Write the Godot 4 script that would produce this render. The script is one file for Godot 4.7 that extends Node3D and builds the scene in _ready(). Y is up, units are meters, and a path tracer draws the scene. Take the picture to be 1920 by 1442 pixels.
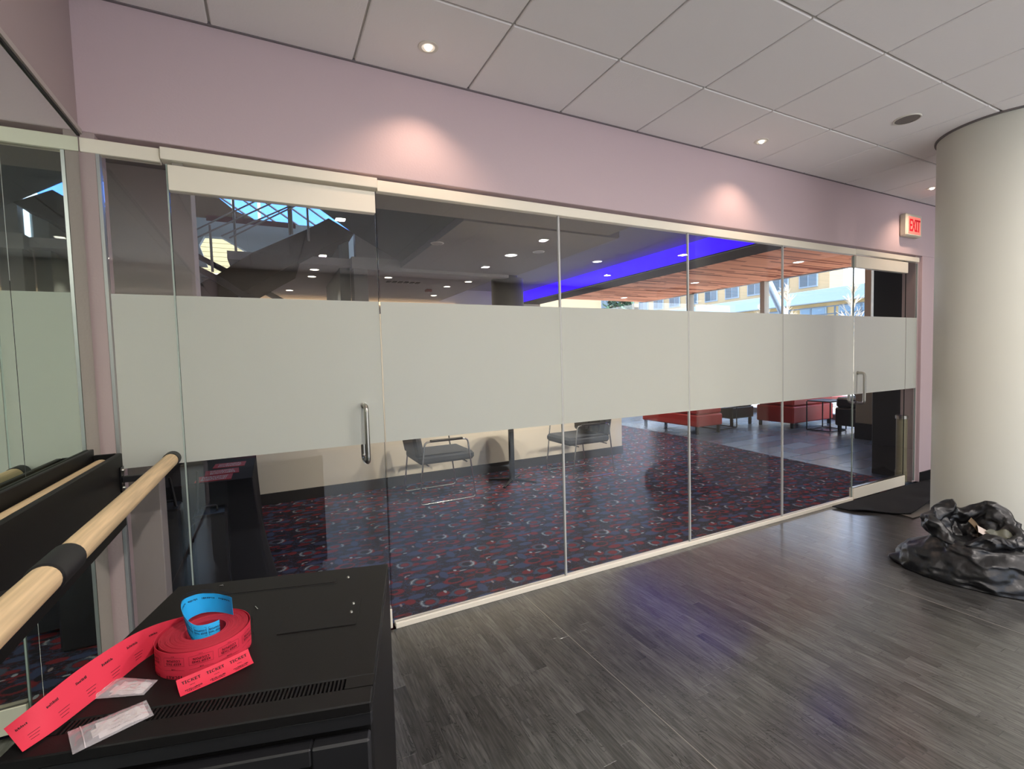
extends Node3D
# A dance studio behind a frosted glass wall, looking into the lobby beyond it.
# x runs along the glass wall, y up, z out of the glass wall into the studio; metres.

class MB:
	var v := PackedVector3Array()
	var n := PackedVector3Array()
	var uv := PackedVector2Array()
	var co := PackedColorArray()
	var ix := PackedInt32Array()
	var tone := Color.WHITE
	var shift := Vector2.ZERO

	func _v(p: Vector3, nn: Vector3, t: Vector2) -> int:
		v.append(p); n.append(nn); uv.append(t); co.append(tone)
		return v.size() - 1

	func tri(a: int, b: int, c: int) -> void:   # counter-clockwise seen from outside
		ix.append(a); ix.append(c); ix.append(b)

	func flat_uv(p: Vector3, nn: Vector3) -> Vector2:
		var a := nn.abs()
		if a.y >= a.x and a.y >= a.z: return Vector2(p.x, p.z) + shift
		if a.x >= a.z: return Vector2(p.z, -p.y) + shift
		return Vector2(p.x, -p.y) + shift

	func face(pts: Array, out: Vector3) -> void:
		var nn: Vector3 = (pts[1] - pts[0]).cross(pts[2] - pts[0])
		if nn.length() < 1e-12 and pts.size() > 3: nn = (pts[2] - pts[0]).cross(pts[3] - pts[0])
		nn = nn.normalized()
		var p := pts
		if nn.dot(out) < 0.0:
			p = pts.duplicate(); p.reverse(); nn = -nn
		var first := v.size()
		for q in p: _v(q, nn, flat_uv(q, nn))
		for k in range(1, p.size() - 1): tri(first, first + k, first + k + 1)

	func box(c: Vector3, s: Vector3, ch := 0.0, xf := Transform3D()) -> MB:
		var h := s * 0.5
		ch = minf(ch, minf(h.x, minf(h.y, h.z)) * 0.9)
		var P := func(sx, sy, sz, ax) -> Vector3:
			var e := Vector3(h.x - ch, h.y - ch, h.z - ch)
			e[ax] = h[ax]
			return xf * (c + Vector3(sx * e.x, sy * e.y, sz * e.z))
		for ax in 3:
			for s1 in [-1, 1]:
				var q := []
				for k in [[-1, -1], [1, -1], [1, 1], [-1, 1]]:
					var sg := [0, 0, 0]
					sg[ax] = s1; sg[(ax + 1) % 3] = k[0]; sg[(ax + 2) % 3] = k[1]
					q.append(P.call(sg[0], sg[1], sg[2], ax))
				var o := Vector3.ZERO; o[ax] = s1
				face(q, xf.basis * o)
		if ch <= 0.0: return self
		for ax in 3:
			var b := (ax + 1) % 3
			var d := (ax + 2) % 3
			for sb in [-1, 1]:
				for sd in [-1, 1]:
					var q := []
					for k in [[-1, b], [1, b], [1, d], [-1, d]]:
						var sg := [0, 0, 0]
						sg[ax] = k[0]; sg[b] = sb; sg[d] = sd
						q.append(P.call(sg[0], sg[1], sg[2], k[1]))
					var o := Vector3.ZERO; o[b] = sb; o[d] = sd
					face(q, xf.basis * o)
		for sx in [-1, 1]:
			for sy in [-1, 1]:
				for sz in [-1, 1]:
					face([P.call(sx, sy, sz, 0), P.call(sx, sy, sz, 1), P.call(sx, sy, sz, 2)], xf.basis * Vector3(sx, sy, sz))
		return self

	func span(a: Vector3, b: Vector3, ch := 0.0) -> MB:   # a box between two corners
		return box((a + b) * 0.5, (b - a).abs(), ch)

	func tube(pts: Array, r: float, sides := 10, closed := false, radii := []) -> MB:
		var cnt := pts.size()
		var rings := []
		var up := Vector3.UP
		var t0: Vector3 = (pts[1] - pts[0]).normalized()
		if absf(t0.dot(up)) > 0.9: up = Vector3.RIGHT
		var side := t0.cross(up).normalized()
		for i in cnt:
			var a: Vector3 = pts[(i - 1 + cnt) % cnt] if (closed or i > 0) else pts[i]
			var b: Vector3 = pts[(i + 1) % cnt] if (closed or i < cnt - 1) else pts[i]
			var t := (b - a).normalized()
			side = (side - t * side.dot(t)).normalized()
			var other := t.cross(side)
			var rr: float = radii[i] if radii.size() else r
			var ring := []
			for k in sides + 1:
				var g := TAU * k / sides
				var d := side * cos(g) + other * sin(g)
				ring.append(_v(pts[i] + d * rr, d, Vector2(float(k) / sides, float(i))))
			rings.append(ring)
		for i in (cnt if closed else cnt - 1):
			var A: Array = rings[i]
			var B: Array = rings[(i + 1) % cnt]
			for k in sides:
				tri(A[k], A[k + 1], B[k + 1]); tri(A[k], B[k + 1], B[k])
		if not closed:
			for e in [0, cnt - 1]:
				var q := []
				for k in sides: q.append(v[rings[e][k]])
				face(q, (pts[0] - pts[1]) if e == 0 else (pts[cnt - 1] - pts[cnt - 2]))
		return self

	func lathe(prof: Array, seg := 32, xf := Transform3D(), from := 0.0, to := TAU) -> MB:   # prof: Vector2(radius, height), outside on the right when going up
		for i in prof.size() - 1:
			var a: Vector2 = prof[i]
			var b: Vector2 = prof[i + 1]
			var d := b - a
			var nr := Vector2(d.y, -d.x).normalized()
			var first := v.size()
			for k in seg + 1:
				var g := from + (to - from) * k / seg
				var dir := Vector3(cos(g), 0, sin(g))
				var nn := (xf.basis * (dir * nr.x + Vector3.UP * nr.y)).normalized()
				_v(xf * (dir * a.x + Vector3.UP * a.y), nn, Vector2(float(k) / seg, a.y))
				_v(xf * (dir * b.x + Vector3.UP * b.y), nn, Vector2(float(k) / seg, b.y))
			for k in seg:
				var o := first + 2 * k
				tri(o, o + 1, o + 3); tri(o, o + 3, o + 2)
		return self

	func prism(poly: PackedVector2Array, depth: float, xf := Transform3D()) -> MB:   # polygon in x,y from z = 0 back to z = -depth
		var t := Geometry2D.triangulate_polygon(poly)
		for k in range(0, t.size(), 3):
			for z in [0.0, -depth]:
				var q := []
				for j in 3: q.append(xf * Vector3(poly[t[k + j]].x, poly[t[k + j]].y, z))
				face(q, xf.basis * Vector3(0, 0, 1 if z == 0.0 else -1))
		var cw := Geometry2D.is_polygon_clockwise(poly)
		for k in poly.size():
			var a := poly[k]
			var b := poly[(k + 1) % poly.size()]
			var o := Vector2(b.y - a.y, a.x - b.x)
			if cw: o = -o
			face([xf * Vector3(a.x, a.y, 0), xf * Vector3(b.x, b.y, 0), xf * Vector3(b.x, b.y, -depth), xf * Vector3(a.x, a.y, -depth)], xf.basis * Vector3(o.x, o.y, 0))
		return self

	func grid(nu: int, nv: int, f: Callable, thick := 0.0) -> MB:   # f(u, v) in 0..1; smooth; with thickness it gets a second skin and edges
		var pos := []
		for j in nv + 1:
			for i in nu + 1: pos.append(f.call(float(i) / nu, float(j) / nv))
		var at := func(i, j) -> Vector3: return pos[clampi(j, 0, nv) * (nu + 1) + clampi(i, 0, nu)]
		var nor := []
		for j in nv + 1:
			for i in nu + 1:
				var du: Vector3 = at.call(i + 1, j) - at.call(i - 1, j)
				var dv: Vector3 = at.call(i, j + 1) - at.call(i, j - 1)
				var nn := du.cross(dv)
				nor.append(nn.normalized() if nn.length() > 1e-12 else Vector3.UP)
		for layer in (2 if thick > 0.0 else 1):
			var sgn := 1.0 if layer == 0 else -1.0
			var first := v.size()
			for k in pos.size():
				var i := k % (nu + 1)
				var j := k / (nu + 1)
				_v(pos[k] - (nor[k] * thick if layer else Vector3.ZERO), nor[k] * sgn, Vector2(float(i) / nu, float(j) / nv))
			for j in nv:
				for i in nu:
					var a := first + j * (nu + 1) + i
					var b := a + nu + 1
					if layer == 0: tri(a, a + 1, b + 1); tri(a, b + 1, b)
					else: tri(a, b + 1, a + 1); tri(a, b, b + 1)
		if thick > 0.0:
			var rim := []
			for i in nu: rim.append([i, i + 1]); rim.append([nv * (nu + 1) + i + 1, nv * (nu + 1) + i])
			for j in nv: rim.append([(j + 1) * (nu + 1), j * (nu + 1)]); rim.append([j * (nu + 1) + nu, (j + 1) * (nu + 1) + nu])
			for e in rim:
				var a: int = e[0]
				var b: int = e[1]
				face([pos[a], pos[b], pos[b] - nor[b] * thick, pos[a] - nor[a] * thick], (pos[b] - pos[a]).cross(nor[a]))
		return self

	func letters(txt: String, height: float, f: Callable, bold := true, tall := 1.0) -> MB:   # f(x, y) -> Vector3, x and y in metres from the text's centre
		var tm := TextMesh.new()
		var sf := SystemFont.new()
		sf.font_names = PackedStringArray(["Droid Sans"])
		sf.font_weight = 700 if bold else 400
		tm.font = sf
		tm.text = txt; tm.font_size = 24; tm.depth = 0.0
		tm.pixel_size = height / (0.714 * 24.0)
		var arr := tm.get_mesh_arrays()
		var vs: PackedVector3Array = arr[Mesh.ARRAY_VERTEX]
		var ids: PackedInt32Array = arr[Mesh.ARRAY_INDEX] if arr[Mesh.ARRAY_INDEX] != null else PackedInt32Array(range(vs.size()))
		var first := v.size()
		var e := 0.0005
		for p in vs:
			var a: Vector3 = f.call(p.x, p.y * tall)
			var nn: Vector3 = (f.call(p.x + e, p.y * tall) - a).cross(f.call(p.x, p.y * tall + e) - a).normalized()
			_v(a, nn, Vector2.ZERO)
		for k in ids: ix.append(first + k)
		return self

	func mesh() -> ArrayMesh:
		var a := []
		a.resize(Mesh.ARRAY_MAX)
		a[Mesh.ARRAY_VERTEX] = v; a[Mesh.ARRAY_NORMAL] = n; a[Mesh.ARRAY_TEX_UV] = uv; a[Mesh.ARRAY_COLOR] = co; a[Mesh.ARRAY_INDEX] = ix
		var m := ArrayMesh.new()
		m.add_surface_from_arrays(Mesh.PRIMITIVE_TRIANGLES, a)
		return m


var rng := RandomNumberGenerator.new()
var M := {}
const CEIL := 3.0155

func V(x, y, z) -> Vector3: return Vector3(x, y, z)

func paint(hex: String, rough := 0.6, metal := 0.0) -> StandardMaterial3D:
	var m := StandardMaterial3D.new()
	m.albedo_color = Color(hex); m.roughness = rough; m.metallic = metal
	return m

func matte(hex: String) -> StandardMaterial3D:
	var m := paint(hex, 0.95)
	m.metallic_specular = 0.2
	return m

func glow(hex: String, energy: float) -> StandardMaterial3D:
	var m := paint(hex, 0.5)
	m.emission_enabled = true; m.emission = Color(hex); m.emission_energy_multiplier = energy
	return m

func noise_tex(freq: float, size := 256, octaves := 4, seed_ := 1, ramp: Array = []) -> NoiseTexture2D:
	var f := FastNoiseLite.new()
	f.frequency = freq; f.fractal_octaves = octaves; f.seed = seed_
	var t := NoiseTexture2D.new()
	t.width = size; t.height = size; t.noise = f; t.seamless = true
	if ramp.size():
		var g := Gradient.new()
		g.offsets = PackedFloat32Array([0.0, 1.0]); g.colors = PackedColorArray([ramp[0], ramp[1]])
		t.color_ramp = g
	return t

func bumpy(m: StandardMaterial3D, tex: Texture2D, cm: float, scale: float) -> StandardMaterial3D:
	m.heightmap_enabled = true; m.heightmap_texture = tex; m.heightmap_scale = cm
	m.uv1_triplanar = true; m.uv1_world_triplanar = true; m.uv1_scale = Vector3.ONE * scale
	return m

func tag(o: Node3D, label: String, category: String, group := "", kind := "") -> Node3D:
	o.set_meta("label", label); o.set_meta("category", category)
	if group: o.set_meta("group", group)
	if kind: o.set_meta("kind", kind)
	return o

func thing(called: String, label: String, category: String, at := Vector3.ZERO, turn := 0.0, group := "", kind := "") -> Node3D:
	var o := Node3D.new()
	o.name = called; o.position = at; o.rotation.y = turn
	add_child(o, true)
	return tag(o, label, category, group, kind)

func part(parent: Node3D, called: String, mb, mat: Material, at := Vector3.ZERO) -> MeshInstance3D:
	var o := MeshInstance3D.new()
	o.name = called; o.mesh = mb.mesh() if mb is MB else mb
	o.material_override = mat; o.position = at
	parent.add_child(o, true)
	return o

func solo(called: String, mb: MB, mat: Material, label: String, category: String, group := "", kind := "") -> MeshInstance3D:
	var o := part(self, called, mb, mat)
	tag(o, label, category, group, kind)
	return o

func spot(at: Vector3, energy: float, color: Color, angle: float, soft := 1.0, size := 0.03, towards := Vector3.DOWN) -> void:
	var l := SpotLight3D.new()
	l.name = "lamp_light"; l.light_energy = energy; l.light_color = color; l.spot_angle = angle; l.spot_angle_attenuation = soft
	l.spot_range = 12.0; l.spot_attenuation = 2.0; l.light_size = size; l.shadow_enabled = true
	add_child(l, true)
	l.look_at_from_position(at, at + towards, Vector3.FORWARD if absf(towards.y) > 0.9 else Vector3.UP)

func curve_pts(pts: Array, steps: int, closed := false) -> Array:
	var out := []
	var c := pts.size()
	for i in (c if closed else c - 1):
		var p0: Vector3 = pts[(i - 1 + c) % c] if (closed or i > 0) else pts[i]
		var p1: Vector3 = pts[i]
		var p2: Vector3 = pts[(i + 1) % c]
		var p3: Vector3 = pts[(i + 2) % c] if (closed or i + 2 < c) else pts[(i + 1) % c]
		for k in steps:
			out.append(p1.cubic_interpolate(p2, p0, p3, float(k) / steps))
	if not closed: out.append(pts[c - 1])
	return out

func rounded(pts: Array, r: float, steps := 5, closed := true) -> Array:   # a polyline with its corners rounded
	var out := []
	var c := pts.size()
	for i in c:
		if not closed and (i == 0 or i == c - 1):
			out.append(pts[i]); continue
		var p: Vector3 = pts[i]
		var a: Vector3 = p + (pts[(i - 1 + c) % c] - p).limit_length(r)
		var b: Vector3 = p + (pts[(i + 1) % c] - p).limit_length(r)
		for k in steps + 1:
			var t := float(k) / steps
			out.append(a.lerp(p, t).lerp(p.lerp(b, t), t))
	return out


func _ready() -> void:
	rng.seed = 20240
	# ---- camera, sky, sun, exposure
	var cam := Camera3D.new()
	cam.name = "camera"
	cam.fov = 77.938; cam.near = 0.05; cam.far = 400.0
	cam.rotation_order = EULER_ORDER_YXZ
	cam.position = V(0.6545, 1.47, 2.5907)
	cam.rotation = V(-0.05187, -0.47041, -0.02781)
	add_child(cam)
	cam.current = true
	var sky_mat := ProceduralSkyMaterial.new()
	sky_mat.sky_top_color = Color("9db9e2"); sky_mat.sky_horizon_color = Color("f6f4ee"); sky_mat.sky_curve = 0.12
	sky_mat.ground_bottom_color = Color("8a8a86"); sky_mat.ground_horizon_color = Color("c9ccca")
	sky_mat.sky_energy_multiplier = 2.0; sky_mat.ground_energy_multiplier = 1.0; sky_mat.sun_angle_max = 1.0
	var sky := Sky.new()
	sky.sky_material = sky_mat
	var env := Environment.new()
	env.background_mode = Environment.BG_SKY; env.sky = sky
	env.tonemap_mode = Environment.TONE_MAPPER_LINEAR; env.tonemap_exposure = 1.12
	env.sdfgi_enabled = true; env.ssao_enabled = true; env.ssil_enabled = true
	var we := WorldEnvironment.new()
	we.name = "world"; we.environment = env
	add_child(we)
	var sun := DirectionalLight3D.new()
	sun.name = "sun"; sun.light_energy = 3.6; sun.light_color = Color("fff5ea"); sun.light_angular_distance = 0.5; sun.shadow_enabled = true
	sun.sky_mode = DirectionalLight3D.SKY_MODE_LIGHT_ONLY
	add_child(sun)
	sun.look_at_from_position(V(-0.6, 8, 7), V(0, 0, 0))

	materials()
	studio_shell()
	glass_wall()
	lobby_shell()
	outside()
	studio_things()
	ticket_things()
	lobby_things()


func materials() -> void:
	M.ceiling = paint("eee9e7", 0.9)
	bumpy(M.ceiling, noise_tex(0.12, 256, 3, 5), 0.05, 2.5)
	M.grid = paint("b9b6b0", 0.5)
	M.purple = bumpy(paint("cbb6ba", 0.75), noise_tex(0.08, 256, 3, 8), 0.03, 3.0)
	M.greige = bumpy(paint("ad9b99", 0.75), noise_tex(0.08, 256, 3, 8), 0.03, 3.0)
	M.column = bumpy(paint("c9c8bc", 0.55), noise_tex(0.08, 256, 3, 9), 0.02, 3.0)
	M.white = paint("d9d4c8", 0.45)
	M.lobby_white = paint("d8d2c4", 0.8)
	M.rail = paint("f2ead8", 0.4)
	M.alu = paint("b9bcbc", 0.3, 0.6)
	M.black = paint("17171a", 0.5)
	M.black_gloss = paint("101013", 0.25)
	M.rack = bumpy(paint("121111", 0.5), noise_tex(0.2, 256, 3, 3), 0.01, 6.0)
	M.rack.metallic_specular = 0.35
	M.steel = paint("b6b3ab", 0.28, 1.0)
	M.chrome = paint("c9c9c7", 0.15, 1.0)
	M.dark = paint("262527", 0.7)
	M.mirror = paint("dae8dc", 0.015, 1.0)
	M.glass = paint("ffffff", 0.0)
	M.glass.transparency = BaseMaterial3D.TRANSPARENCY_ALPHA
	M.glass.albedo_color = Color(1, 1, 1, 0.0)
	M.edge = paint("a9b5ad", 0.25)
	M.seal = paint("b8b8b4", 0.4)
	M.frost = paint("d6dacb", 0.6)
	M.frost.backlight_enabled = true; M.frost.backlight = Color(0.9, 0.9, 0.9)
	# grey wood strip floor
	var gi := Image.create(256, 1024, false, Image.FORMAT_RGB8)
	var n1 := FastNoiseLite.new(); n1.seed = 4; n1.frequency = 0.02; n1.fractal_octaves = 4
	var n2 := FastNoiseLite.new(); n2.seed = 9; n2.frequency = 0.006; n2.fractal_octaves = 2
	for y in 1024:
		for x in 256:
			var g := n1.get_noise_2d(x * 4.0, y * 0.35)
			var w := n2.get_noise_2d(x * 2.2, y * 0.5)
			var l := fposmod(w * 7.0, 1.0)
			var vein := smoothstep(0.16, 0.0, minf(l, 1.0 - l)) * clampf(n2.get_noise_2d(x + 900.0, y * 0.9) * 3.0, 0.0, 1.0)
			var s := clampf(0.80 + 0.40 * g - 0.66 * vein, 0.12, 1.0)
			gi.set_pixel(x, y, Color(s, s, s))
	M.grain = ImageTexture.create_from_image(gi)
	M.planks = []
	for k in 12:
		var t: float = [0.0, 0.02, -0.03, 0.045, -0.02, 0.01, 0.06, -0.045, 0.03, -0.01, 0.015, -0.06][k]
		var m := paint("000000", 0.30)
		m.albedo_color = Color(0.315 + t, 0.31 + t, 0.30 + t)
		m.albedo_texture = M.grain
		m.uv1_scale = V(4.0, 0.9, 1); m.uv1_offset = V(k * 0.37, k * 0.23, 0)
		m.metallic_specular = 0.5; m.clearcoat_enabled = true; m.clearcoat = 0.8; m.clearcoat_roughness = 0.19
		M.planks.append(m)
	M.plank_rest = paint("ffffff", 0.30)
	M.plank_rest.vertex_color_use_as_albedo = true
	M.plank_rest.albedo_texture = M.grain
	M.plank_rest.clearcoat_enabled = true; M.plank_rest.clearcoat = 0.8; M.plank_rest.clearcoat_roughness = 0.19
	M.plank_rest.uv1_scale = V(4.0, 0.9, 1)
	# pale wood of the barre
	var wi := Image.create(128, 512, false, Image.FORMAT_RGB8)
	for y in 512:
		for x in 128:
			var s := 0.90 + 0.12 * n1.get_noise_2d(x * 5.0, y * 0.5)
			wi.set_pixel(x, y, Color(0.92 * s, 0.80 * s, 0.62 * s))
	M.pale_wood = paint("ffffff", 0.5)
	M.pale_wood.albedo_texture = ImageTexture.create_from_image(wi)
	M.pale_wood.uv1_scale = V(1, 0.05, 1)
	M.carpet = paint("ffffff", 0.95)
	M.carpet.albedo_texture = carpet_texture()
	M.carpet.uv1_scale = V(1.0 / 0.612, 1.0 / 0.612, 1)
	M.carpet.uv1_offset = V(-2.0 / 0.612, 0, 0)
	M.slat = matte("ffffff")
	M.slat.vertex_color_use_as_albedo = true
	M.cloth = paint("15161c", 0.9)
	M.red_ticket = paint("d62d46", 0.7)
	M.red_side = bumpy(paint("a3192e", 0.8), noise_tex(0.3, 256, 2, 6), 0.01, 30.0)
	M.blue_ticket = paint("1aa2e0", 0.65)
	M.ink = paint("3a0a14", 0.8)
	M.ink_blue = paint("062a4a", 0.8)
	M.bag = bumpy(paint("0e0e10", 0.36), noise_tex(0.03, 256, 4, 12), 0.25, 2.2)
	M.plastic = paint("ffffff", 0.08)
	M.plastic.transparency = BaseMaterial3D.TRANSPARENCY_ALPHA
	M.plastic.albedo_color = Color(0.95, 0.93, 0.95, 0.22)
	M.paper = paint("d6ccc8", 0.8)
	M.navy = paint("343a44", 0.75)
	M.red_seat = paint("c23a2e", 0.5)
	M.blue_led = glow("3500ff", 1.1)
	M.warm_led = glow("ffdcae", 1.6)
	M.lamp = glow("fff4e0", 6.0)
	M.lamp_white = glow("ffffff", 3.0)


func carpet_texture() -> ImageTexture:
	var S := 768
	var im := Image.create(S, S, false, Image.FORMAT_RGB8)
	var nz := FastNoiseLite.new(); nz.seed = 31; nz.frequency = 0.03; nz.fractal_octaves = 3
	var ns := FastNoiseLite.new(); ns.seed = 77; ns.frequency = 0.013; ns.fractal_octaves = 2
	var maroon := Color("3d1620"); var navy := Color("3b4566"); var coal := Color("181722"); var red := Color("7e1f27")
	for y in S:
		for x in S:
			var a := ns.get_noise_2d(x * 1.2, y * 2.0)
			var c := maroon if a > -0.02 else navy if a > -0.3 else coal
			if a > 0.3: c = coal
			im.set_pixel(x, y, c.darkened(clampf(0.2 + nz.get_noise_2d(x * 6.0, y * 2.0) * 0.4, 0.0, 0.6)))
	var cell := 0.612
	var blob := func(cx: float, cy: float, rx: float, ry: float, col: Color, inner := 0.0, from := 0.0, sweep := TAU) -> void:
		var R := int(maxf(rx, ry) / cell * S) + 6
		var px := int(cx / cell * S)
		var py := int(cy / cell * S)
		for j in range(-R, R + 1):
			for i in range(-R, R + 1):
				var d := Vector2(i / (rx / cell * S), j / (ry / cell * S))
				var wob := 0.22 * nz.get_noise_2d((px + i) * 3.0, (py + j) * 3.0)
				var l := d.length() + wob
				if l > 1.0 or l < inner: continue
				if sweep < TAU and fposmod(d.angle() - from + wob, TAU) > sweep: continue
				var X := posmod(px + i, S)
				var Y := posmod(py + j, S)
				im.set_pixel(X, Y, col.lightened(0.12 * nz.get_noise_2d(X * 9.0, Y * 9.0)) if l < 0.9 else im.get_pixel(X, Y).lerp(col, 0.6))
	# x to the right along the wall, y away from the glass
	var r2 := RandomNumberGenerator.new(); r2.seed = 3
	for k in 70:
		var c: Color = [navy, red, red.darkened(0.25), coal, navy.darkened(0.2), maroon][k % 6]
		blob.call(r2.randf() * cell, r2.randf() * cell, r2.randf_range(0.015, 0.045), r2.randf_range(0.01, 0.022), c)
	for b in [[.20, .36, .07, .04], [.15, .08, .06, .03], [.50, .32, .08, .04], [.41, .09, .06, .03], [.55, .52, .05, .04], [.33, .58, .05, .025], [.02, .30, .06, .03], [.27, .50, .03, .06], [.43, .20, .03, .06], [.12, .57, .08, .025]]:
		blob.call(b[0], b[1], b[2], b[3], navy)
	for b in [[.30, .39, .075, .05], [.53, .42, .06, .04], [.05, .04, .06, .03], [.25, .13, .05, .03], [.40, .57, .05, .02], [.52, .58, .03, .04], [.06, .40, .05, .025], [.37, .30, .06, .03], [.18, .25, .045, .03], [.47, .01, .06, .025], [.58, .25, .035, .035], [.22, .58, .05, .025], [.45, .47, .05, .02], [.14, .16, .04, .025]]:
		blob.call(b[0], b[1], b[2], b[3], red)
	for b in [[.31, .39, .05, .03], [.52, .43, .03, .02], [.05, .03, .03, .015], [.38, .13, .05, .015], [.15, .30, .03, .015], [.48, .37, .03, .04], [.24, .44, .02, .03], [.1, .52, .03, .015], [.56, .33, .03, .015]]:
		blob.call(b[0], b[1], b[2], b[3], coal)
	var grey := Color("465263"); var pale := Color("aab3b4")
	blob.call(.075, .19, .062, .055, grey, 0.6); blob.call(.075, .19, .034, .03, red); blob.call(.075, .19, .062, .058, pale, 0.76, 2.3, 2.0)
	blob.call(.10, .484, .066, .055, grey, 0.6); blob.call(.10, .484, .036, .03, red); blob.call(.10, .484, .07, .062, pale, 0.76, 1.7, 1.6)
	blob.call(.05, .60, .03, .022, pale, 0.6, 1.0, 2.6)
	blob.call(.471, .59, .062, .055, grey, 0.55); blob.call(.471, .59, .032, .028, coal); blob.call(.471, .59, .064, .058, pale, 0.7, -1.4, 2.1)
	blob.call(.28, .215, .062, .052, grey, 0.66); blob.call(.28, .215, .038, .032, red); blob.call(.285, .215, .066, .06, pale, 0.78, -0.6, 1.2)
	blob.call(.361, .53, .012, .014, pale); blob.call(.41, .505, .028, .006, pale); blob.call(.20, .27, .010, .020, pale); blob.call(.22, .50, .010, .020, Color("9a8a8a"))
	blob.call(.52, .24, .008, .02, Color("9a8a8a")); blob.call(.13, .40, .018, .008, pale)
	return ImageTexture.create_from_image(im)


# ------------------------------------------------------------------ the studio
func studio_shell() -> void:
	# floor of narrow grey wood strips that run away from the glass wall
	var fl := thing("floor", "dark grey wood strip floor of the studio with thin panel seams", "floor", Vector3.ZERO, 0.0, "", "structure")
	part(fl, "subfloor", MB.new().span(V(-0.2, -0.12, 0.0), V(9.2, -0.006, 6.2)), M.dark)
	var pitch := 0.0575
	var lengths := [0.32, 0.46, 0.58, 0.72, 0.9]
	var meshes := []
	for L in lengths: meshes.append(MB.new().box(Vector3.ZERO, V(pitch - 0.0003, 0.006, L - 0.0005), 0.0003).mesh())
	var cam_basis := Basis.from_euler(V(-0.05187, -0.47041, -0.02781), EULER_ORDER_YXZ)
	var eye := V(0.6545, 1.47, 2.5907)
	var all := []
	for k in range(-35, 122):
		var x := 2.0 + (k + 0.5) * pitch
		if x < 0.0 or x > 8.95: continue
		var z := -rng.randf() * 0.5
		while z < 6.0:
			var li := rng.randi() % 5
			var L: float = lengths[li]
			var a := maxf(z, 0.0)
			var b := minf(z + L, 6.0)
			if b - a > 0.02:
				var c := V(x, -0.003, (a + b) * 0.5)
				var q := (c - eye) * cam_basis
				var near := 99.0
				if q.z < 0.0:
					var u := 960 + 891.3 * q.x / -q.z
					var w := 721 - 891.3 * q.y / -q.z
					if u > 640 and u < 1990 and w > 880 and w < 1500: near = -q.z
				all.append([near, c, b - a, li if b - a > L - 0.001 else -1, rng.randi() % 12])
			z += L
	all.sort_custom(func(p, q): return p[0] < q[0])
	var rest := MB.new()
	for i in all.size():
		var d: Array = all[i]
		if i < 300 and d[0] < 90.0:
			part(fl, "plank", meshes[d[3]] if d[3] >= 0 else MB.new().box(Vector3.ZERO, V(pitch - 0.0003, 0.006, d[2] - 0.0005), 0.0003), M.planks[d[4]], d[1])
		else:
			var c: Color = M.planks[d[4]].albedo_color.srgb_to_linear()
			rest.tone = c; rest.shift = Vector2(d[4] * 0.09, d[4] * 0.25)
			rest.box(d[1], V(pitch - 0.0003, 0.006, d[2] - 0.0005))
	part(fl, "far_planks", rest, M.plank_rest).set_meta("kind", "stuff")
	var seam := MB.new()
	for x in [2.0, 2.0 + 35 * pitch, 2.0 + 70 * pitch]: seam.span(V(x - 0.0013, -0.002, 0.0), V(x + 0.0013, 0.0006, 6.0))
	part(fl, "panel_seam", seam, paint("8d8880", 0.4))

	# ceiling: lay-in tiles with a recessed grid
	var ce := thing("ceiling", "suspended ceiling of square grey-white tiles in a thin metal grid", "ceiling", Vector3.ZERO, 0.0, "", "structure")
	part(ce, "deck", MB.new().span(V(-0.2, CEIL + 0.03, -0.15), V(9.2, CEIL + 0.12, 6.2)), M.dark)
	var step := 0.6247
	var x0 := 1.1121 - 2 * step
	var z0 := 0.5816
	var tile := MB.new().box(Vector3.ZERO, V(step - 0.011, 0.02, step - 0.011), 0.004).mesh()
	for i in 15:
		for j in range(-1, 9):
			var xa := maxf(x0 + i * step, 0.004)
			var xb := minf(x0 + (i + 1) * step, 9.0)
			var za := maxf(z0 + j * step, 0.004)
			var zb := minf(z0 + (j + 1) * step, 6.0)
			if xb - xa < 0.06 or zb - za < 0.06: continue
			var c := V((xa + xb) * 0.5, CEIL + 0.010, (za + zb) * 0.5)
			var whole := xb - xa > step - 0.001 and zb - za > step - 0.001
			part(ce, "ceiling_tile", tile if whole else MB.new().box(Vector3.ZERO, V(xb - xa - 0.011, 0.02, zb - za - 0.011), 0.004), M.ceiling, c)
	for i in range(1, 15):
		part(ce, "grid_runner", MB.new().span(V(x0 + i * step - 0.012, CEIL + 0.012, 0.0), V(x0 + i * step + 0.012, CEIL + 0.03, 6.0)), M.grid)
	for j in 9:
		part(ce, "grid_tee", MB.new().span(V(0.0, CEIL + 0.0115, z0 + j * step - 0.012), V(9.0, CEIL + 0.0295, z0 + j * step + 0.012)), M.grid)
	part(ce, "wall_angle", MB.new().span(V(0.0, CEIL - 0.004, 0.0), V(8.95, CEIL + 0.012, 0.012)), paint("7d7476", 0.6))

	# bulkhead over the glass and the walls
	solo("wall_back", MB.new().span(V(-0.01, 2.462, -0.15), V(9.2, CEIL + 0.12, 0.0), 0.003), M.purple, "pale mauve bulkhead wall above the glass partition", "wall", "", "structure")
	var wr := thing("wall_right", "narrow mauve wall end between the far glass door and the round column", "wall", Vector3.ZERO, 0.0, "", "structure")
	part(wr, "wall_face", MB.new().span(V(6.97, 0.0, -0.15), V(9.2, 2.4615, 0.0), 0.003), M.purple)
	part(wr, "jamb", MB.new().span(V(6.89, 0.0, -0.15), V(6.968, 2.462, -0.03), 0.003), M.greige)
	solo("baseboard_right", MB.new().span(V(6.972, 0.0, 0.0), V(8.95, 0.11, 0.014), 0.003), M.black, "black baseboard at the foot of the mauve wall beside the far door", "baseboard", "", "structure")
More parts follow.
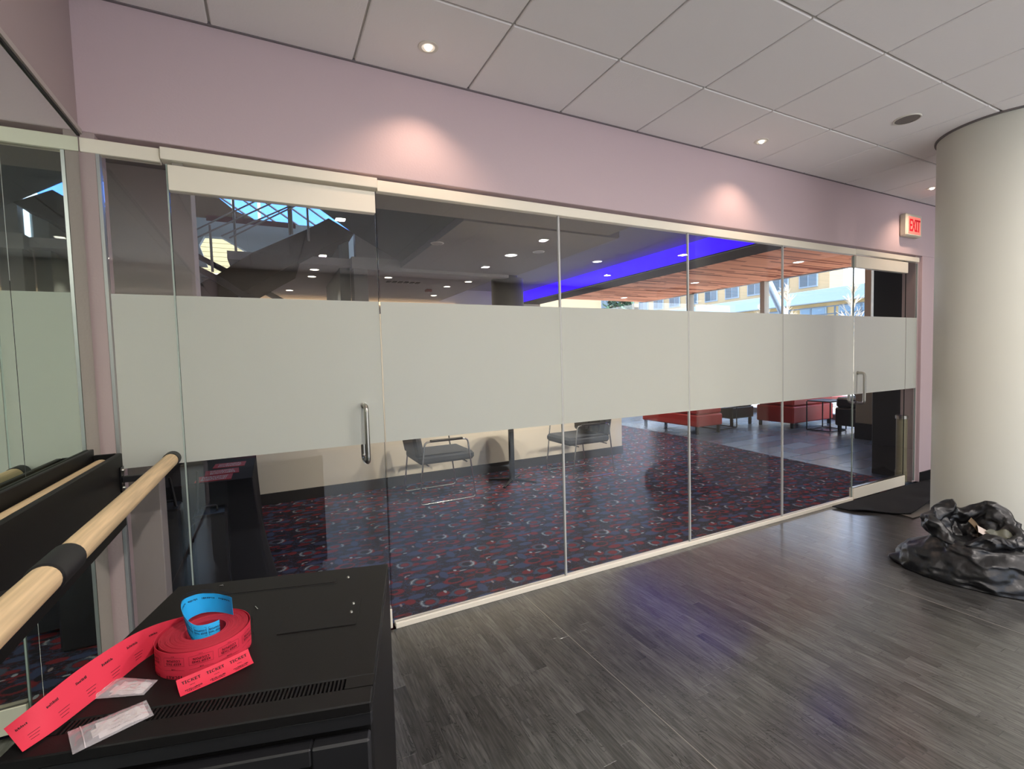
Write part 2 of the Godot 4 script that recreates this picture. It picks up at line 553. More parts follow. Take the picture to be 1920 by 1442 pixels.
	solo("wall_left", MB.new().span(V(-0.16, 0.0, 0.0), V(-0.008, CEIL + 0.12, 6.2)).span(V(-0.008, 2.452, 0.001), V(0.0, CEIL, 6.0)), M.greige, "greyish mauve side wall above the mirror", "wall", "", "structure")
	var wj := thing("trim_1", "slim mauve wall strip and metal channel between the mirror and the glass", "trim", Vector3.ZERO, 0.0, "", "structure")
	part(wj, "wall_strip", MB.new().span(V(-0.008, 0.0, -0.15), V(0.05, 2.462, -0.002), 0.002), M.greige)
	part(wj, "channel", MB.new().span(V(0.05, 0.0, -0.035), V(0.062, 2.40, 0.0)), M.alu)
	solo("wall_side", side_wall(), paint("2e2d30", 0.9), "dark charcoal wall on the far right side of the studio", "wall", "", "structure")
	solo("wall_rear", rear_wall(), M.lobby_white, "window wall at the rear of the studio", "wall", "", "structure")
	var col := thing("column", "large round off-white column at the right of the studio", "column", V(5.40, 0, 1.12), 0.0, "", "structure")
	part(col, "shaft", MB.new().lathe([Vector2(0.372, 0.0), Vector2(0.372, CEIL - 0.012)], 64), M.column)
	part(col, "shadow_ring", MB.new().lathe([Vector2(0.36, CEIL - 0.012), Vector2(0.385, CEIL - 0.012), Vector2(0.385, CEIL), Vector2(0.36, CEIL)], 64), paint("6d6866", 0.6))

func rear_wall() -> MB:
	var b := MB.new()
	b.span(V(-0.16, -0.1, 6.0), V(9.2, 0.08, 6.2)); b.span(V(-0.16, 2.55, 6.0), V(9.2, CEIL + 0.12, 6.2))
	for x in [-0.16, 2.1, 4.4, 6.7, 8.94]: b.span(V(x, 0.08, 6.0), V(x + 0.26, 2.55, 6.2))
	return b

func side_wall() -> MB:
	var b := MB.new()
	b.span(V(9.0, -0.1, 0.001), V(9.2, CEIL + 0.12, 5.999))
	return b


func glass_wall() -> void:
	var J := [0.062, 0.292, 1.196, 2.343, 3.486, 4.610, 5.690, 6.665, 6.89]
	var top := 2.378
	# head channel and sill
	var hd := thing("trim_2", "off-white metal head channel along the top of the glass wall", "channel", Vector3.ZERO, 0.0, "", "structure")
	part(hd, "channel_end", MB.new().span(V(0.0, top, -0.04), V(0.272, 2.436, 0.004), 0.002), M.rail)
	part(hd, "door_head", MB.new().span(V(0.274, 2.388, -0.05), V(1.204, 2.44, 0.02), 0.002), M.rail)
	part(hd, "long_channel", MB.new().span(V(1.206, top, -0.04), V(5.688, 2.436, 0.004), 0.002), M.rail)
	part(hd, "far_channel", MB.new().span(V(5.690, 2.388, -0.04), V(6.888, 2.436, 0.006), 0.002), M.rail)
	var sl := thing("trim_3", "off-white metal floor channel under the fixed glass panes", "channel", Vector3.ZERO, 0.0, "", "structure")
	part(sl, "long_sill", MB.new().span(V(1.21, 0.0, -0.04), V(5.685, 0.03, 0.003), 0.002), M.rail)
	part(sl, "short_sill", MB.new().span(V(0.062, 0.0, -0.04), V(0.285, 0.03, 0.003), 0.002), M.rail)
	var which := ["narrow clear and frosted sidelight pane beside the mirror", "", "wide fixed glass pane right next to the nearer glass door", "second fixed glass pane from the nearer door with bare steel chair behind it", "third fixed glass pane from the nearer door with purple light behind it", "fixed glass pane just left of the far glass door", "", "narrow fixed glass pane right of the far glass door"]
	var num := 0
	for k in 8:
		var a: float = J[k]
		var b: float = J[k + 1]
		var door := k == 1 or k == 6
		num += 1
		var w: Node3D
		if door:
			w = thing("door_%d" % (1 if k == 1 else 2), "nearer frameless glass door with frosted band and steel pull handle" if k == 1 else "far frameless glass door with steel pull handle under the exit sign", "glass door", Vector3.ZERO, 0.0, "", "structure")
		else:
			w = thing("window_%d" % num, which[k], "glass pane", Vector3.ZERO, 0.0, "", "structure")
		var y0 := 0.125 if door else 0.03
		var y1 := 2.26 if door else top
		var gap := 0.004
		part(w, "glass", MB.new().span(V(a + gap, y0, -0.022), V(b - gap, y1, -0.012)), M.glass)
		part(w, "frosted_band", MB.new().grid(1, 1, func(s, t): return V(lerpf(a + gap, b - gap, s), lerpf(1.043, 1.800, t), -0.0105)), M.frost)
		if door:
			part(w, "top_rail", MB.new().span(V(a + gap, 2.262, -0.04), V(b - gap, 2.372, 0.004), 0.002), M.rail)
			part(w, "bottom_rail", MB.new().span(V(a + gap, 0.012, -0.04), V(b - gap, 0.118, 0.004), 0.002), M.rail)
			part(w, "rail_gasket", MB.new().span(V(a + gap, 0.118, -0.03), V(b - gap, 0.126, -0.002)), M.steel)
			var hx := 1.092 if k == 1 else 5.762
			for s in [1.0, -1.0]:
				var zo: float = -0.0105 if s > 0 else -0.0235
				var pts := rounded([V(hx, 0.955, zo), V(hx, 0.955, zo + 0.062 * s), V(hx, 1.25, zo + 0.062 * s), V(hx, 1.25, zo)], 0.03, 6, false)
				var hnd := part(w, "pull_handle", MB.new().tube(pts, 0.0125, 14), M.steel)
				for yy in [0.955, 1.25]:
					part(hnd, "washer", MB.new().lathe([Vector2(0.0, 0.0), Vector2(0.017, 0.0), Vector2(0.017, 0.004), Vector2(0.0, 0.004)], 20, Transform3D(Basis(Vector3.RIGHT, PI / 2 * s), V(hx, yy, zo))), M.steel)
			part(w, "glass_edge", MB.new().span(V(b - gap, y0, -0.021), V(b - gap + 0.0015, y1, -0.013)), paint("23282a", 0.2))
			part(w, "glass_edge", MB.new().span(V(a + gap - 0.0015, y0, -0.021), V(a + gap, y1, -0.013)), paint("3a4244", 0.2))
			part(w, "pivot", MB.new().span(V(a + 0.02 if k == 1 else b - 0.06, 2.372, -0.03), V(a + 0.06 if k == 1 else b - 0.02, 2.389, -0.005)), M.steel)
		elif k in [2, 3, 4]:
			part(w, "joint_seal", MB.new().span(V(b - 0.006, 0.03, -0.0235), V(b + 0.006, top, -0.0095)), M.seal)
		else:
			part(w, "joint_seal", MB.new().span(V(b - 0.004, 0.03, -0.0225), V(b + 0.002, top, -0.0115)), M.edge)


func studio_things() -> void:
	# mirror panels on the left wall
	var zs := [0.012, 0.703, 1.93, 3.15]
	var names := ["frameless wall mirror panel next to the glass wall", "frameless wall mirror panel left of the thin mirror seam", "frameless wall mirror panel beyond the left edge beside the camera"]
	for k in 3:
		var t := thing("mirror", names[k], "mirror", Vector3.ZERO, 0.0, "mirror panels on the side wall")
		part(t, "mirror_glass", MB.new().span(V(-0.0078, 0.03, zs[k] + 0.001), V(0.0, 2.446, zs[k + 1] - 0.0015), 0.001), M.mirror)
	var jt := thing("trim_4", "thin metal edge trim along the top of the wall mirror", "trim", Vector3.ZERO, 0.0, "", "structure")
	part(jt, "trim_lip", MB.new().span(V(0.0005, 2.449, 0.003), V(0.012, 2.468, 4.2)), paint("b3a8a0", 0.35))
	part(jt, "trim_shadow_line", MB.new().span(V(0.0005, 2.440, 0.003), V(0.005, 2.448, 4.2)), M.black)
	# black board along the mirror with a dowel in it
	var b := thing("barre_board", "long black painted board box fixed along the mirror behind the barre", "board", Vector3.ZERO)
	part(b, "front_board", MB.new().span(V(0.084, 0.835, 0.15), V(0.102, 1.135, 3.2), 0.003), M.rack)
	part(b, "back_board", MB.new().span(V(0.001, 0.87, 0.15), V(0.014, 1.160, 3.2), 0.002), M.rack)
	part(b, "end_board", MB.new().span(V(0.0145, 0.87, 0.15), V(0.0835, 1.136, 0.168), 0.002), M.rack)
	part(b, "bottom_board", MB.new().span(V(0.0145, 0.87, 0.169), V(0.0835, 0.888, 3.2)), M.rack)
	var dw := []
	for k in 15: dw.append(V(0.049, 1.095, 0.215 + 0.2 * k))
	part(b, "wooden_rail", MB.new().tube(dw, 0.03, 18), M.pale_wood)
	# the barre
	var t := thing("ballet_barre", "pale round wooden ballet barre with black sleeves along the mirror", "barre", Vector3.ZERO)
	var bx := 0.25
	var by := 1.073
	var pts := []
	for k in 13: pts.append(V(bx, by, 0.07 + 0.1 * k))
	part(t, "rail", MB.new().tube(pts, 0.0285, 24), M.pale_wood)
	pts = []
	for k in 13: pts.append(V(bx, by, 1.36 + 0.1 * k))
	part(t, "rail", MB.new().tube(pts, 0.0285, 24), M.pale_wood)
	part(t, "end_cap", MB.new().tube([V(bx, by, 0.012), V(bx, by, 0.018), V(bx, by, 0.074), V(bx, by, 0.078)], 0.032, 24, false, [0.027, 0.032, 0.032, 0.0305]), M.black)
	part(t, "sleeve", MB.new().tube([V(bx, by, 1.262), V(bx, by, 1.266), V(bx, by, 1.384), V(bx, by, 1.388)], 0.0325, 24, false, [0.030, 0.0325, 0.0325, 0.030]), M.black)
	for zz in [0.19, 1.335]:
		var br := part(t, "bracket", MB.new().span(V(0.1025, 0.985, zz - 0.022), V(0.109, 1.085, zz + 0.022), 0.001), M.black_gloss)
		part(br, "arm", MB.new().span(V(0.109, 1.022, zz - 0.016), V(0.245, 1.046, zz + 0.016), 0.003), M.black)
		for yy in [1.0, 1.07]:
			part(br, "bolt", MB.new().lathe([Vector2(0.0, 0.009), Vector2(0.006, 0.006), Vector2(0.008, 0.0)], 12, Transform3D(Basis(Vector3.FORWARD, PI / 2), V(0.109, yy, zz))), M.steel)
	# recessed spots
	var sp := [[V(1.425, CEIL, 0.27), "small bright recessed spotlight in the ceiling above the nearer door"], [V(3.938, CEIL, 0.265), "small bright recessed spotlight in the ceiling near the middle of the bulkhead"], [V(6.444, CEIL, 0.28), "small bright recessed spotlight in the ceiling half hidden by the column"]]
	for s in sp:
		var o := thing("spotlight", s[1], "spotlight", s[0], 0.0, "recessed ceiling spotlights along the bulkhead")
		part(o, "trim_ring", MB.new().lathe([Vector2(0.034, -0.001), Vector2(0.033, -0.004), Vector2(0.048, -0.003), Vector2(0.05, 0.0)].map(func(q): return q), 28), M.white)
		part(o, "bulb", MB.new().lathe([Vector2(0.0, -0.016), Vector2(0.012, -0.013), Vector2(0.018, -0.004), Vector2(0.018, 0.0)], 20), M.lamp)
		spot(s[0] + V(0, -0.02, 0), 0.42, Color("ffd9bd"), 58.0, 0.7, 0.02)
	# unlit disc
	var d := thing("ceiling_speaker", "round grey ceiling speaker disc with a pale rim left of the column", "speaker", V(4.56, CEIL, 0.89))
	part(d, "rim", MB.new().lathe([Vector2(0.068, -0.006), Vector2(0.074, -0.006), Vector2(0.078, 0.0)], 32), M.white)
	part(d, "grille", MB.new().lathe([Vector2(0.0, -0.004), Vector2(0.068, -0.004)], 32), paint("77706c", 0.7))
	# unseen rear ceiling lights, added to lift the room; they dot the glass
	var li := 0
	for z in [2.75, 4.6]:
		for x in [1.4, 3.9, 6.4]:
			li += 1
			var o := thing("downlight", ["unseen downlight behind the camera, near row by the mirror wall", "unseen downlight behind the camera, near row at mid room", "unseen downlight behind the camera, near row by the dark side wall", "unseen downlight by the rear windows, above the mirror wall side", "unseen downlight by the rear windows, at mid room", "unseen downlight by the rear windows, by the dark side wall"][li - 1], "downlight", V(x, CEIL, z), 0.0, "unseen round downlights at the rear of the studio")
			part(o, "trim_ring", MB.new().lathe([Vector2(0.05, -0.001), Vector2(0.05, -0.006), Vector2(0.064, -0.005), Vector2(0.068, 0.0)], 32), M.white)
			part(o, "diffuser", MB.new().lathe([Vector2(0.0, -0.004), Vector2(0.05, -0.004)], 32), M.lamp)
			var al := AreaLight3D.new()
			al.name = "unseen_rear_light"; al.area_size = Vector2(0.09, 0.09); al.light_energy = 4.2; al.light_color = Color("fff6f0"); al.shadow_enabled = true
			al.area_range = 12.0
			add_child(al, true)
			al.look_at_from_position(V(x, CEIL - 0.012, z), V(x, 0, z), Vector3.FORWARD)
	# exit sign
	var e := thing("exit_sign", "lit exit sign with red letters on the mauve wall above the far door", "exit sign", V(6.63, 2.735, 0.0))
	part(e, "housing", MB.new().box(V(0, 0, 0.033), V(0.31, 0.225, 0.064), 0.012), paint("d8d2c0", 0.5))
	part(e, "lit_face", MB.new().box(V(-0.002, -0.004, 0.066), V(0.235, 0.17, 0.003), 0.001), glow("ff7468", 0.75))
	var ex := MB.new()
	for q in [[-0.078, "E"], [-0.018, "X"], [0.032, "I"], [0.075, "T"]]:
		ex.letters(q[1], 0.125, func(x, y): return V(x * 0.78 + q[0], y - 0.004, 0.0682), true)
	part(e, "lettering", ex, glow("a3121f", 0.9))
	# door mat
	var mt := thing("door_mat", "black ribbed door mat with a curled front edge at the far glass door", "mat", Vector3.ZERO)
	var top_f := func(u: float, w: float) -> Vector3:
		var a := V(5.28, 0, 0.03).lerp(V(7.05, 0, 0.03), u)
		var c := V(5.30, 0, 0.17).lerp(V(5.62, 0, 0.50), minf(u * 4.0, 1.0)) if u < 0.25 else V(5.62, 0, 0.50).lerp(V(7.2, 0, 0.42), (u - 0.25) / 0.75)
		var p: Vector3 = a.lerp(c, w)
		p.y = 0.012 + 0.045 * pow(w, 4.0) * smoothstep(0.12, 0.5, u) + 0.008 * pow(w, 3.0) * sin(u * 19.0) + 0.004 * sin(u * 31.0) * w
		return p
	part(mt, "pile", MB.new().grid(60, 18, top_f, 0.008), bumpy(paint("17171a", 0.95), noise_tex(0.2, 256, 2, 21), 0.35, 5.0))
	var under := func(u: float, w: float) -> Vector3:
		return V(5.62, 0.006, 0.30).lerp(V(7.0, 0.006, 0.30), u).lerp(V(5.55, 0.004 + 0.004 * sin(u * 9.0), 0.545).lerp(V(7.1, 0.004, 0.60), u), w)
	part(mt, "backing", MB.new().grid(20, 3, under, 0.004), paint("6d6862", 0.7))
	trash_bag()
	rack()
	# behind the camera: dark block added in place of its operator, and a backpack
	var cb := thing("operator_stand_in", "tall black box added behind the camera in place of its operator, dark in the glass", "cabinet", V(0.66, 0, 3.15))
	part(cb, "body", MB.new().span(V(-0.42, 0.05, -0.16), V(0.42, 1.75, 0.3), 0.01), M.rack)
	part(cb, "plinth", MB.new().span(V(-0.40, 0.0, -0.14), V(0.40, 0.05, 0.28)), M.black)
	part(cb, "door_panel", MB.new().span(V(-0.40, 0.08, -0.172), V(-0.004, 1.72, -0.161), 0.004), M.black)
	part(cb, "door_panel", MB.new().span(V(0.004, 0.08, -0.172), V(0.40, 1.72, -0.161), 0.004), M.black)
	backpack("backpack", "upright backpack silhouette mirrored in the glass beside the table leg", V(3.42, 0, 3.3), 0.2, paint("3a3226", 0.8))


func backpack(called: String, label: String, at: Vector3, turn: float, mat: Material) -> void:
	var t := thing(called, label, "backpack", at, turn)
	var f := func(u: float, w: float) -> Vector3:
		var a := u * TAU
		var s := 1.0 - 0.25 * pow(absf(w * 2.0 - 1.0), 3.0)
		if w > 0.97 or w < 0.03: s = 0.2
		var c := cos(a); var d := sin(a)
		var k := pow(pow(absf(c), 3.0) + pow(absf(d), 3.0), -1.0 / 3.0)
		return V(c * k * 0.17 * s, 0.005 + 0.46 * w, d * k * 0.10 * s)
	part(t, "body", MB.new().grid(36, 24, func(u, w): return f.call(1.0 - u, w)), mat)
	part(t, "front_pocket", MB.new().box(V(0, 0.16, 0.115), V(0.24, 0.22, 0.06), 0.025), mat)
	part(t, "handle", MB.new().tube(rounded([V(-0.05, 0.44, -0.03), V(-0.05, 0.50, -0.03), V(0.05, 0.50, -0.03), V(0.05, 0.44, -0.03)], 0.03, 5, false), 0.008, 8), M.black)
	for s in [-1, 1]:
		part(t, "strap", MB.new().tube(curve_pts([V(0.07 * s, 0.42, -0.09), V(0.10 * s, 0.32, -0.135), V(0.11 * s, 0.18, -0.135), V(0.12 * s, 0.05, -0.09)], 6), 0.014, 8), M.black)


func trash_bag() -> void:
	var nz := FastNoiseLite.new(); nz.seed = 5; nz.frequency = 1.3; nz.fractal_octaves = 3
	var away := V(0.956, 0, -0.29)
	var perp := V(0.29, 0, 0.956)
	var c0 := V(4.675, 0, 1.26)
	var t := thing("trash_bag", "crumpled open black plastic trash bag slumped against the round column", "trash bag", Vector3.ZERO)
	# the slumped body
	var prof := [Vector2(0.02, 0.235), Vector2(0.16, 0.235), Vector2(0.25, 0.21), Vector2(0.33, 0.15), Vector2(0.385, 0.085), Vector2(0.405, 0.03), Vector2(0.40, 0.004), Vector2(0.2, 0.003)]
	var body := func(u: float, w: float) -> Vector3:
		var a := u * TAU
		var sw := w * (prof.size() - 1)
		var i := mini(int(sw), prof.size() - 2)
		var q: Vector2 = prof[i].lerp(prof[i + 1], sw - i)
		var dir := away * cos(a) * 0.80 + perp * sin(a) * 1.06
		var p := dir * q.x + V(0, q.y, 0)
		var k := smoothstep(0.0, 0.15, w) * smoothstep(0.95, 0.75, w)
		var ridge := 1.0 - absf(nz.get_noise_3d(p.x * 2.4, p.y * 3.6 + 3.0, p.z * 2.4)) * 2.2
		p += dir.normalized() * k * (0.030 * ridge - 0.012 + 0.05 * nz.get_noise_3d(p.x, p.y + 9.0, p.z))
		p.y += k * 0.05 * nz.get_noise_3d(p.x * 1.6 + 5.0, p.y, p.z * 1.6) * smoothstep(0.0, 0.1, q.y)
		var tip := exp(-pow(angle_difference(a, PI * 1.40) / 0.16, 2.0)) * smoothstep(0.55, 0.8, w) * smoothstep(1.0, 0.86, w)
		p += dir.normalized() * 0.05 * tip
		p.y = maxf(p.y + 0.02 * tip, 0.003)
		return c0 + p
	part(t, "bag_body", MB.new().grid(150, 70, func(u, w): return body.call(1.0 - u, w)), M.bag)
	# the rolled mouth: a hood at the back, a low lip at the front
	var cm := c0 + V(0.0, 0.195, 0.0) - perp * 0.02
	var hood := func(u: float, w: float) -> Vector3:
		var a := u * TAU
		var back := 0.5 + 0.5 * cos(a)
		var h := 0.075 + 0.135 * pow(back, 0.8) + 0.02 * sin(a * 3.0 + 0.6) + 0.018 * sin(a * 5.0)
		h += 0.05 * exp(-pow(angle_difference(a, PI * 1.78) / 0.14, 2.0))
		h *= 1.0 - 0.25 * exp(-pow(angle_difference(a, PI * 0.5) / 0.5, 2.0))
		var pr := [Vector2(-0.03, -0.03), Vector2(0.012, 0.15), Vector2(0.03, 0.42), Vector2(0.042, 0.72), Vector2(0.034, 0.95), Vector2(0.008, 1.02), Vector2(-0.024, 0.93), Vector2(-0.034, 0.66), Vector2(-0.032, 0.55), Vector2(-0.045, 0.3), Vector2(-0.11, 0.02)]
		var sw := w * (pr.size() - 1)
		var i := mini(int(sw), pr.size() - 2)
		var q: Vector2 = pr[i].lerp(pr[i + 1], sw - i)
		var dir := away * cos(a) * 0.15 + perp * sin(a) * 0.20
		var p := dir + dir.normalized() * q.x + V(0, q.y * h, 0)
		var k := 0.035 * smoothstep(0.0, 0.2, w)
		var z := p * 2.6
		p += dir.normalized() * k * (nz.get_noise_3d(z.x, z.y, z.z) * 1.2 + 0.5 - absf(nz.get_noise_3d(z.x * 1.7 + 4.0, z.y * 1.7, z.z * 1.7)) * 1.8)
		p.y += k * 0.9 * nz.get_noise_3d(z.x + 8.0, z.y * 0.5, z.z)
		p += away * 0.03 * q.y * back
		return cm + p
	part(t, "rolled_mouth", MB.new().grid(130, 50, func(u, w): return hood.call(1.0 - u, w)), M.bag)
	var o := thing("paper_scrap", "small piece of pale paper lying in the mouth of the trash bag", "paper", c0 + V(0.02, 0.245, 0.03), 0.4)
	part(o, "sheet", MB.new().grid(6, 4, func(u, w): return V(-0.07 + 0.14 * u, 0.02 * sin(u * 3.0) + 0.05 * w, 0.05 - 0.09 * w), 0.0008), paint("b9aca2", 0.8))
	o = thing("cardboard_scrap", "folded brown cardboard piece inside the trash bag", "cardboard", c0 + V(0.05, 0.245, -0.05), 0.2)
	part(o, "flap", MB.new().grid(4, 4, func(u, w): return V(-0.05 + 0.10 * u, 0.09 * w, 0.04 - 0.05 * w * w), 0.003), paint("5c4a33", 0.9))
	o = thing("green_wrapper", "dull green crumpled wrapper in the trash bag beside the pale paper", "wrapper", c0 + V(0.04, 0.24, 0.11), -0.3)
	part(o, "foil", MB.new().grid(10, 8, func(u, w): return V(-0.08 + 0.16 * u, 0.02 + 0.03 * sin(u * 7.0) * cos(w * 5.0) + 0.04 * w, 0.05 - 0.1 * w), 0.001), paint("4a4a3c", 0.5))


func rack() -> void:
	var turn := -atan2(0.165, 0.6)
	var t := thing("equipment_rack", "low black metal equipment rack with ticket rolls on its top", "rack", V(0.5885, 0, 1.281), turn)
	var hw := 0.305
	var hd := 0.322
	var y := 0.82
	part(t, "body", MB.new().span(V(-hw, 0.04, -hd), V(hw, y - 0.024, hd - 0.02), 0.004), M.rack)
	# top sheet with a slotted strip near the front
	part(t, "top_panel", MB.new().span(V(-hw, y - 0.022, -hd), V(hw, y, hd - 0.085), 0.0025), M.rack)
	part(t, "top_margin", MB.new().span(V(-hw, y - 0.022, hd - 0.05), V(hw, y, hd), 0.0025), M.rack)
	part(t, "top_margin", MB.new().span(V(hw - 0.055, y - 0.022, hd - 0.0848), V(hw, y, hd - 0.0502)), M.rack)
	part(t, "top_margin", MB.new().span(V(-hw, y - 0.022, hd - 0.0848), V(-hw + 0.06, y, hd - 0.0502)), M.rack)
	var bars := MB.new()
	var cnt := 62
	for k in cnt:
		var x := -hw + 0.062 + (2 * hw - 0.12) * (k + 0.5) / cnt
		bars.box(V(x, y - 0.008, hd - 0.0675), V(0.0042, 0.014, 0.0344), 0.0008)
	part(t, "vent_bars", bars, M.rack).set_meta("kind", "stuff")
	# front: lip, gap, door with a dark window
	part(t, "front_lip", MB.new().span(V(-hw, y - 0.05, hd - 0.019), V(hw, y - 0.0225, hd - 0.004), 0.002), M.black)
	var dr := part(t, "front_door", MB.new().span(V(-hw + 0.004, 0.06, hd - 0.019), V(-hw + 0.07, y - 0.065, hd + 0.012), 0.004).span(V(hw - 0.11, 0.06, hd - 0.019), V(hw - 0.004, y - 0.065, hd + 0.012), 0.004).span(V(-hw + 0.07, y - 0.10, hd - 0.019), V(hw - 0.11, y - 0.065, hd + 0.0119), 0.003).span(V(-hw + 0.07, 0.06, hd - 0.019), V(hw - 0.11, 0.12, hd + 0.0119), 0.003), M.black)
	part(dr, "door_glass", MB.new().span(V(-hw + 0.07, 0.12, hd - 0.012), V(hw - 0.11, y - 0.10, hd - 0.006)), paint("1b1d1c", 0.08))
	# raised knock-out plate, cable-slot flap and small details
	var pl := part(t, "cover_plate", MB.new().span(V(0.06, y, -0.115), V(0.245, y + 0.0022, 0.03), 0.002), M.rack)
	for zz in [-0.075, -0.03]:
		part(pl, "screw", MB.new().lathe([Vector2(0.0, 0.004), Vector2(0.003, 0.0036), Vector2(0.0045, 0.0)], 10, Transform3D(Basis(), V(0.226, y + 0.0022, zz))), M.steel)
	part(t, "slot_flap", MB.new().span(V(-0.16, y, -0.262), V(0.155, y + 0.0025, -0.225), 0.002), M.rack)
	part(t, "slot_gap", MB.new().span(V(-0.16, y, -0.2245), V(0.16, y + 0.0006, -0.219)), M.black)
	part(t, "screw", MB.new().lathe([Vector2(0.0, 0.004), Vector2(0.003, 0.0036), Vector2(0.0045, 0.0)], 10, Transform3D(Basis(), V(0.19, y, -0.25))), M.steel)
	for sx in [-1, 1]:
		for sz in [-1, 1]:
			part(t, "foot", MB.new().lathe([Vector2(0.028, 0.0), Vector2(0.028, 0.04), Vector2(0.0, 0.04)], 16, Transform3D(Basis(), V(sx * 0.26, 0, sz * 0.26))), M.black)


func ribbon_at(st: Array, s: float, w: float) -> Vector3:   # st: [lower, upper] pairs; s in 0..1 along, w in 0..1 across
	var f := clampf(s, 0.0, 1.0) * (st.size() - 1)
	var i := mini(int(f), st.size() - 2)
	var g := f - i
	var e := []
	for k in 2:
		var p1: Vector3 = st[i][k]
		var p2: Vector3 = st[i + 1][k]
		var p0: Vector3 = st[maxi(i - 1, 0)][k]
		var p3: Vector3 = st[mini(i + 2, st.size() - 1)][k]
		e.append(p1.cubic_interpolate(p2, p0, p3, g))
	return e[0].lerp(e[1], w)

func scribble(mb: MB, f: Callable, width: float, height: float, seed_: int) -> void:   # a line of print too small to read
	var r := RandomNumberGenerator.new(); r.seed = seed_
	var x := -width / 2
	while x < width / 2:
		var w := r.randf_range(0.0009, 0.0022)
		var h := height * r.randf_range(0.55, 1.0)
		mb.face([f.call(x, -height / 2), f.call(x + w, -height / 2), f.call(x + w, h - height / 2), f.call(x, h - height / 2)], (f.call(x + w, 0.0) - f.call(x, 0.0)).cross(f.call(x, height) - f.call(x, 0.0)))
		x += w + r.randf_range(0.0005, 0.0012)

func rule(mb: MB, f: Callable, x0: float, x1: float, y: float, thick := 0.0007) -> void:
	mb.face([f.call(x0, y), f.call(x1, y), f.call(x1, y + thick), f.call(x0, y + thick)], (f.call(x1, y) - f.call(x0, y)).cross(f.call(x0, y + 0.01) - f.call(x0, y)))

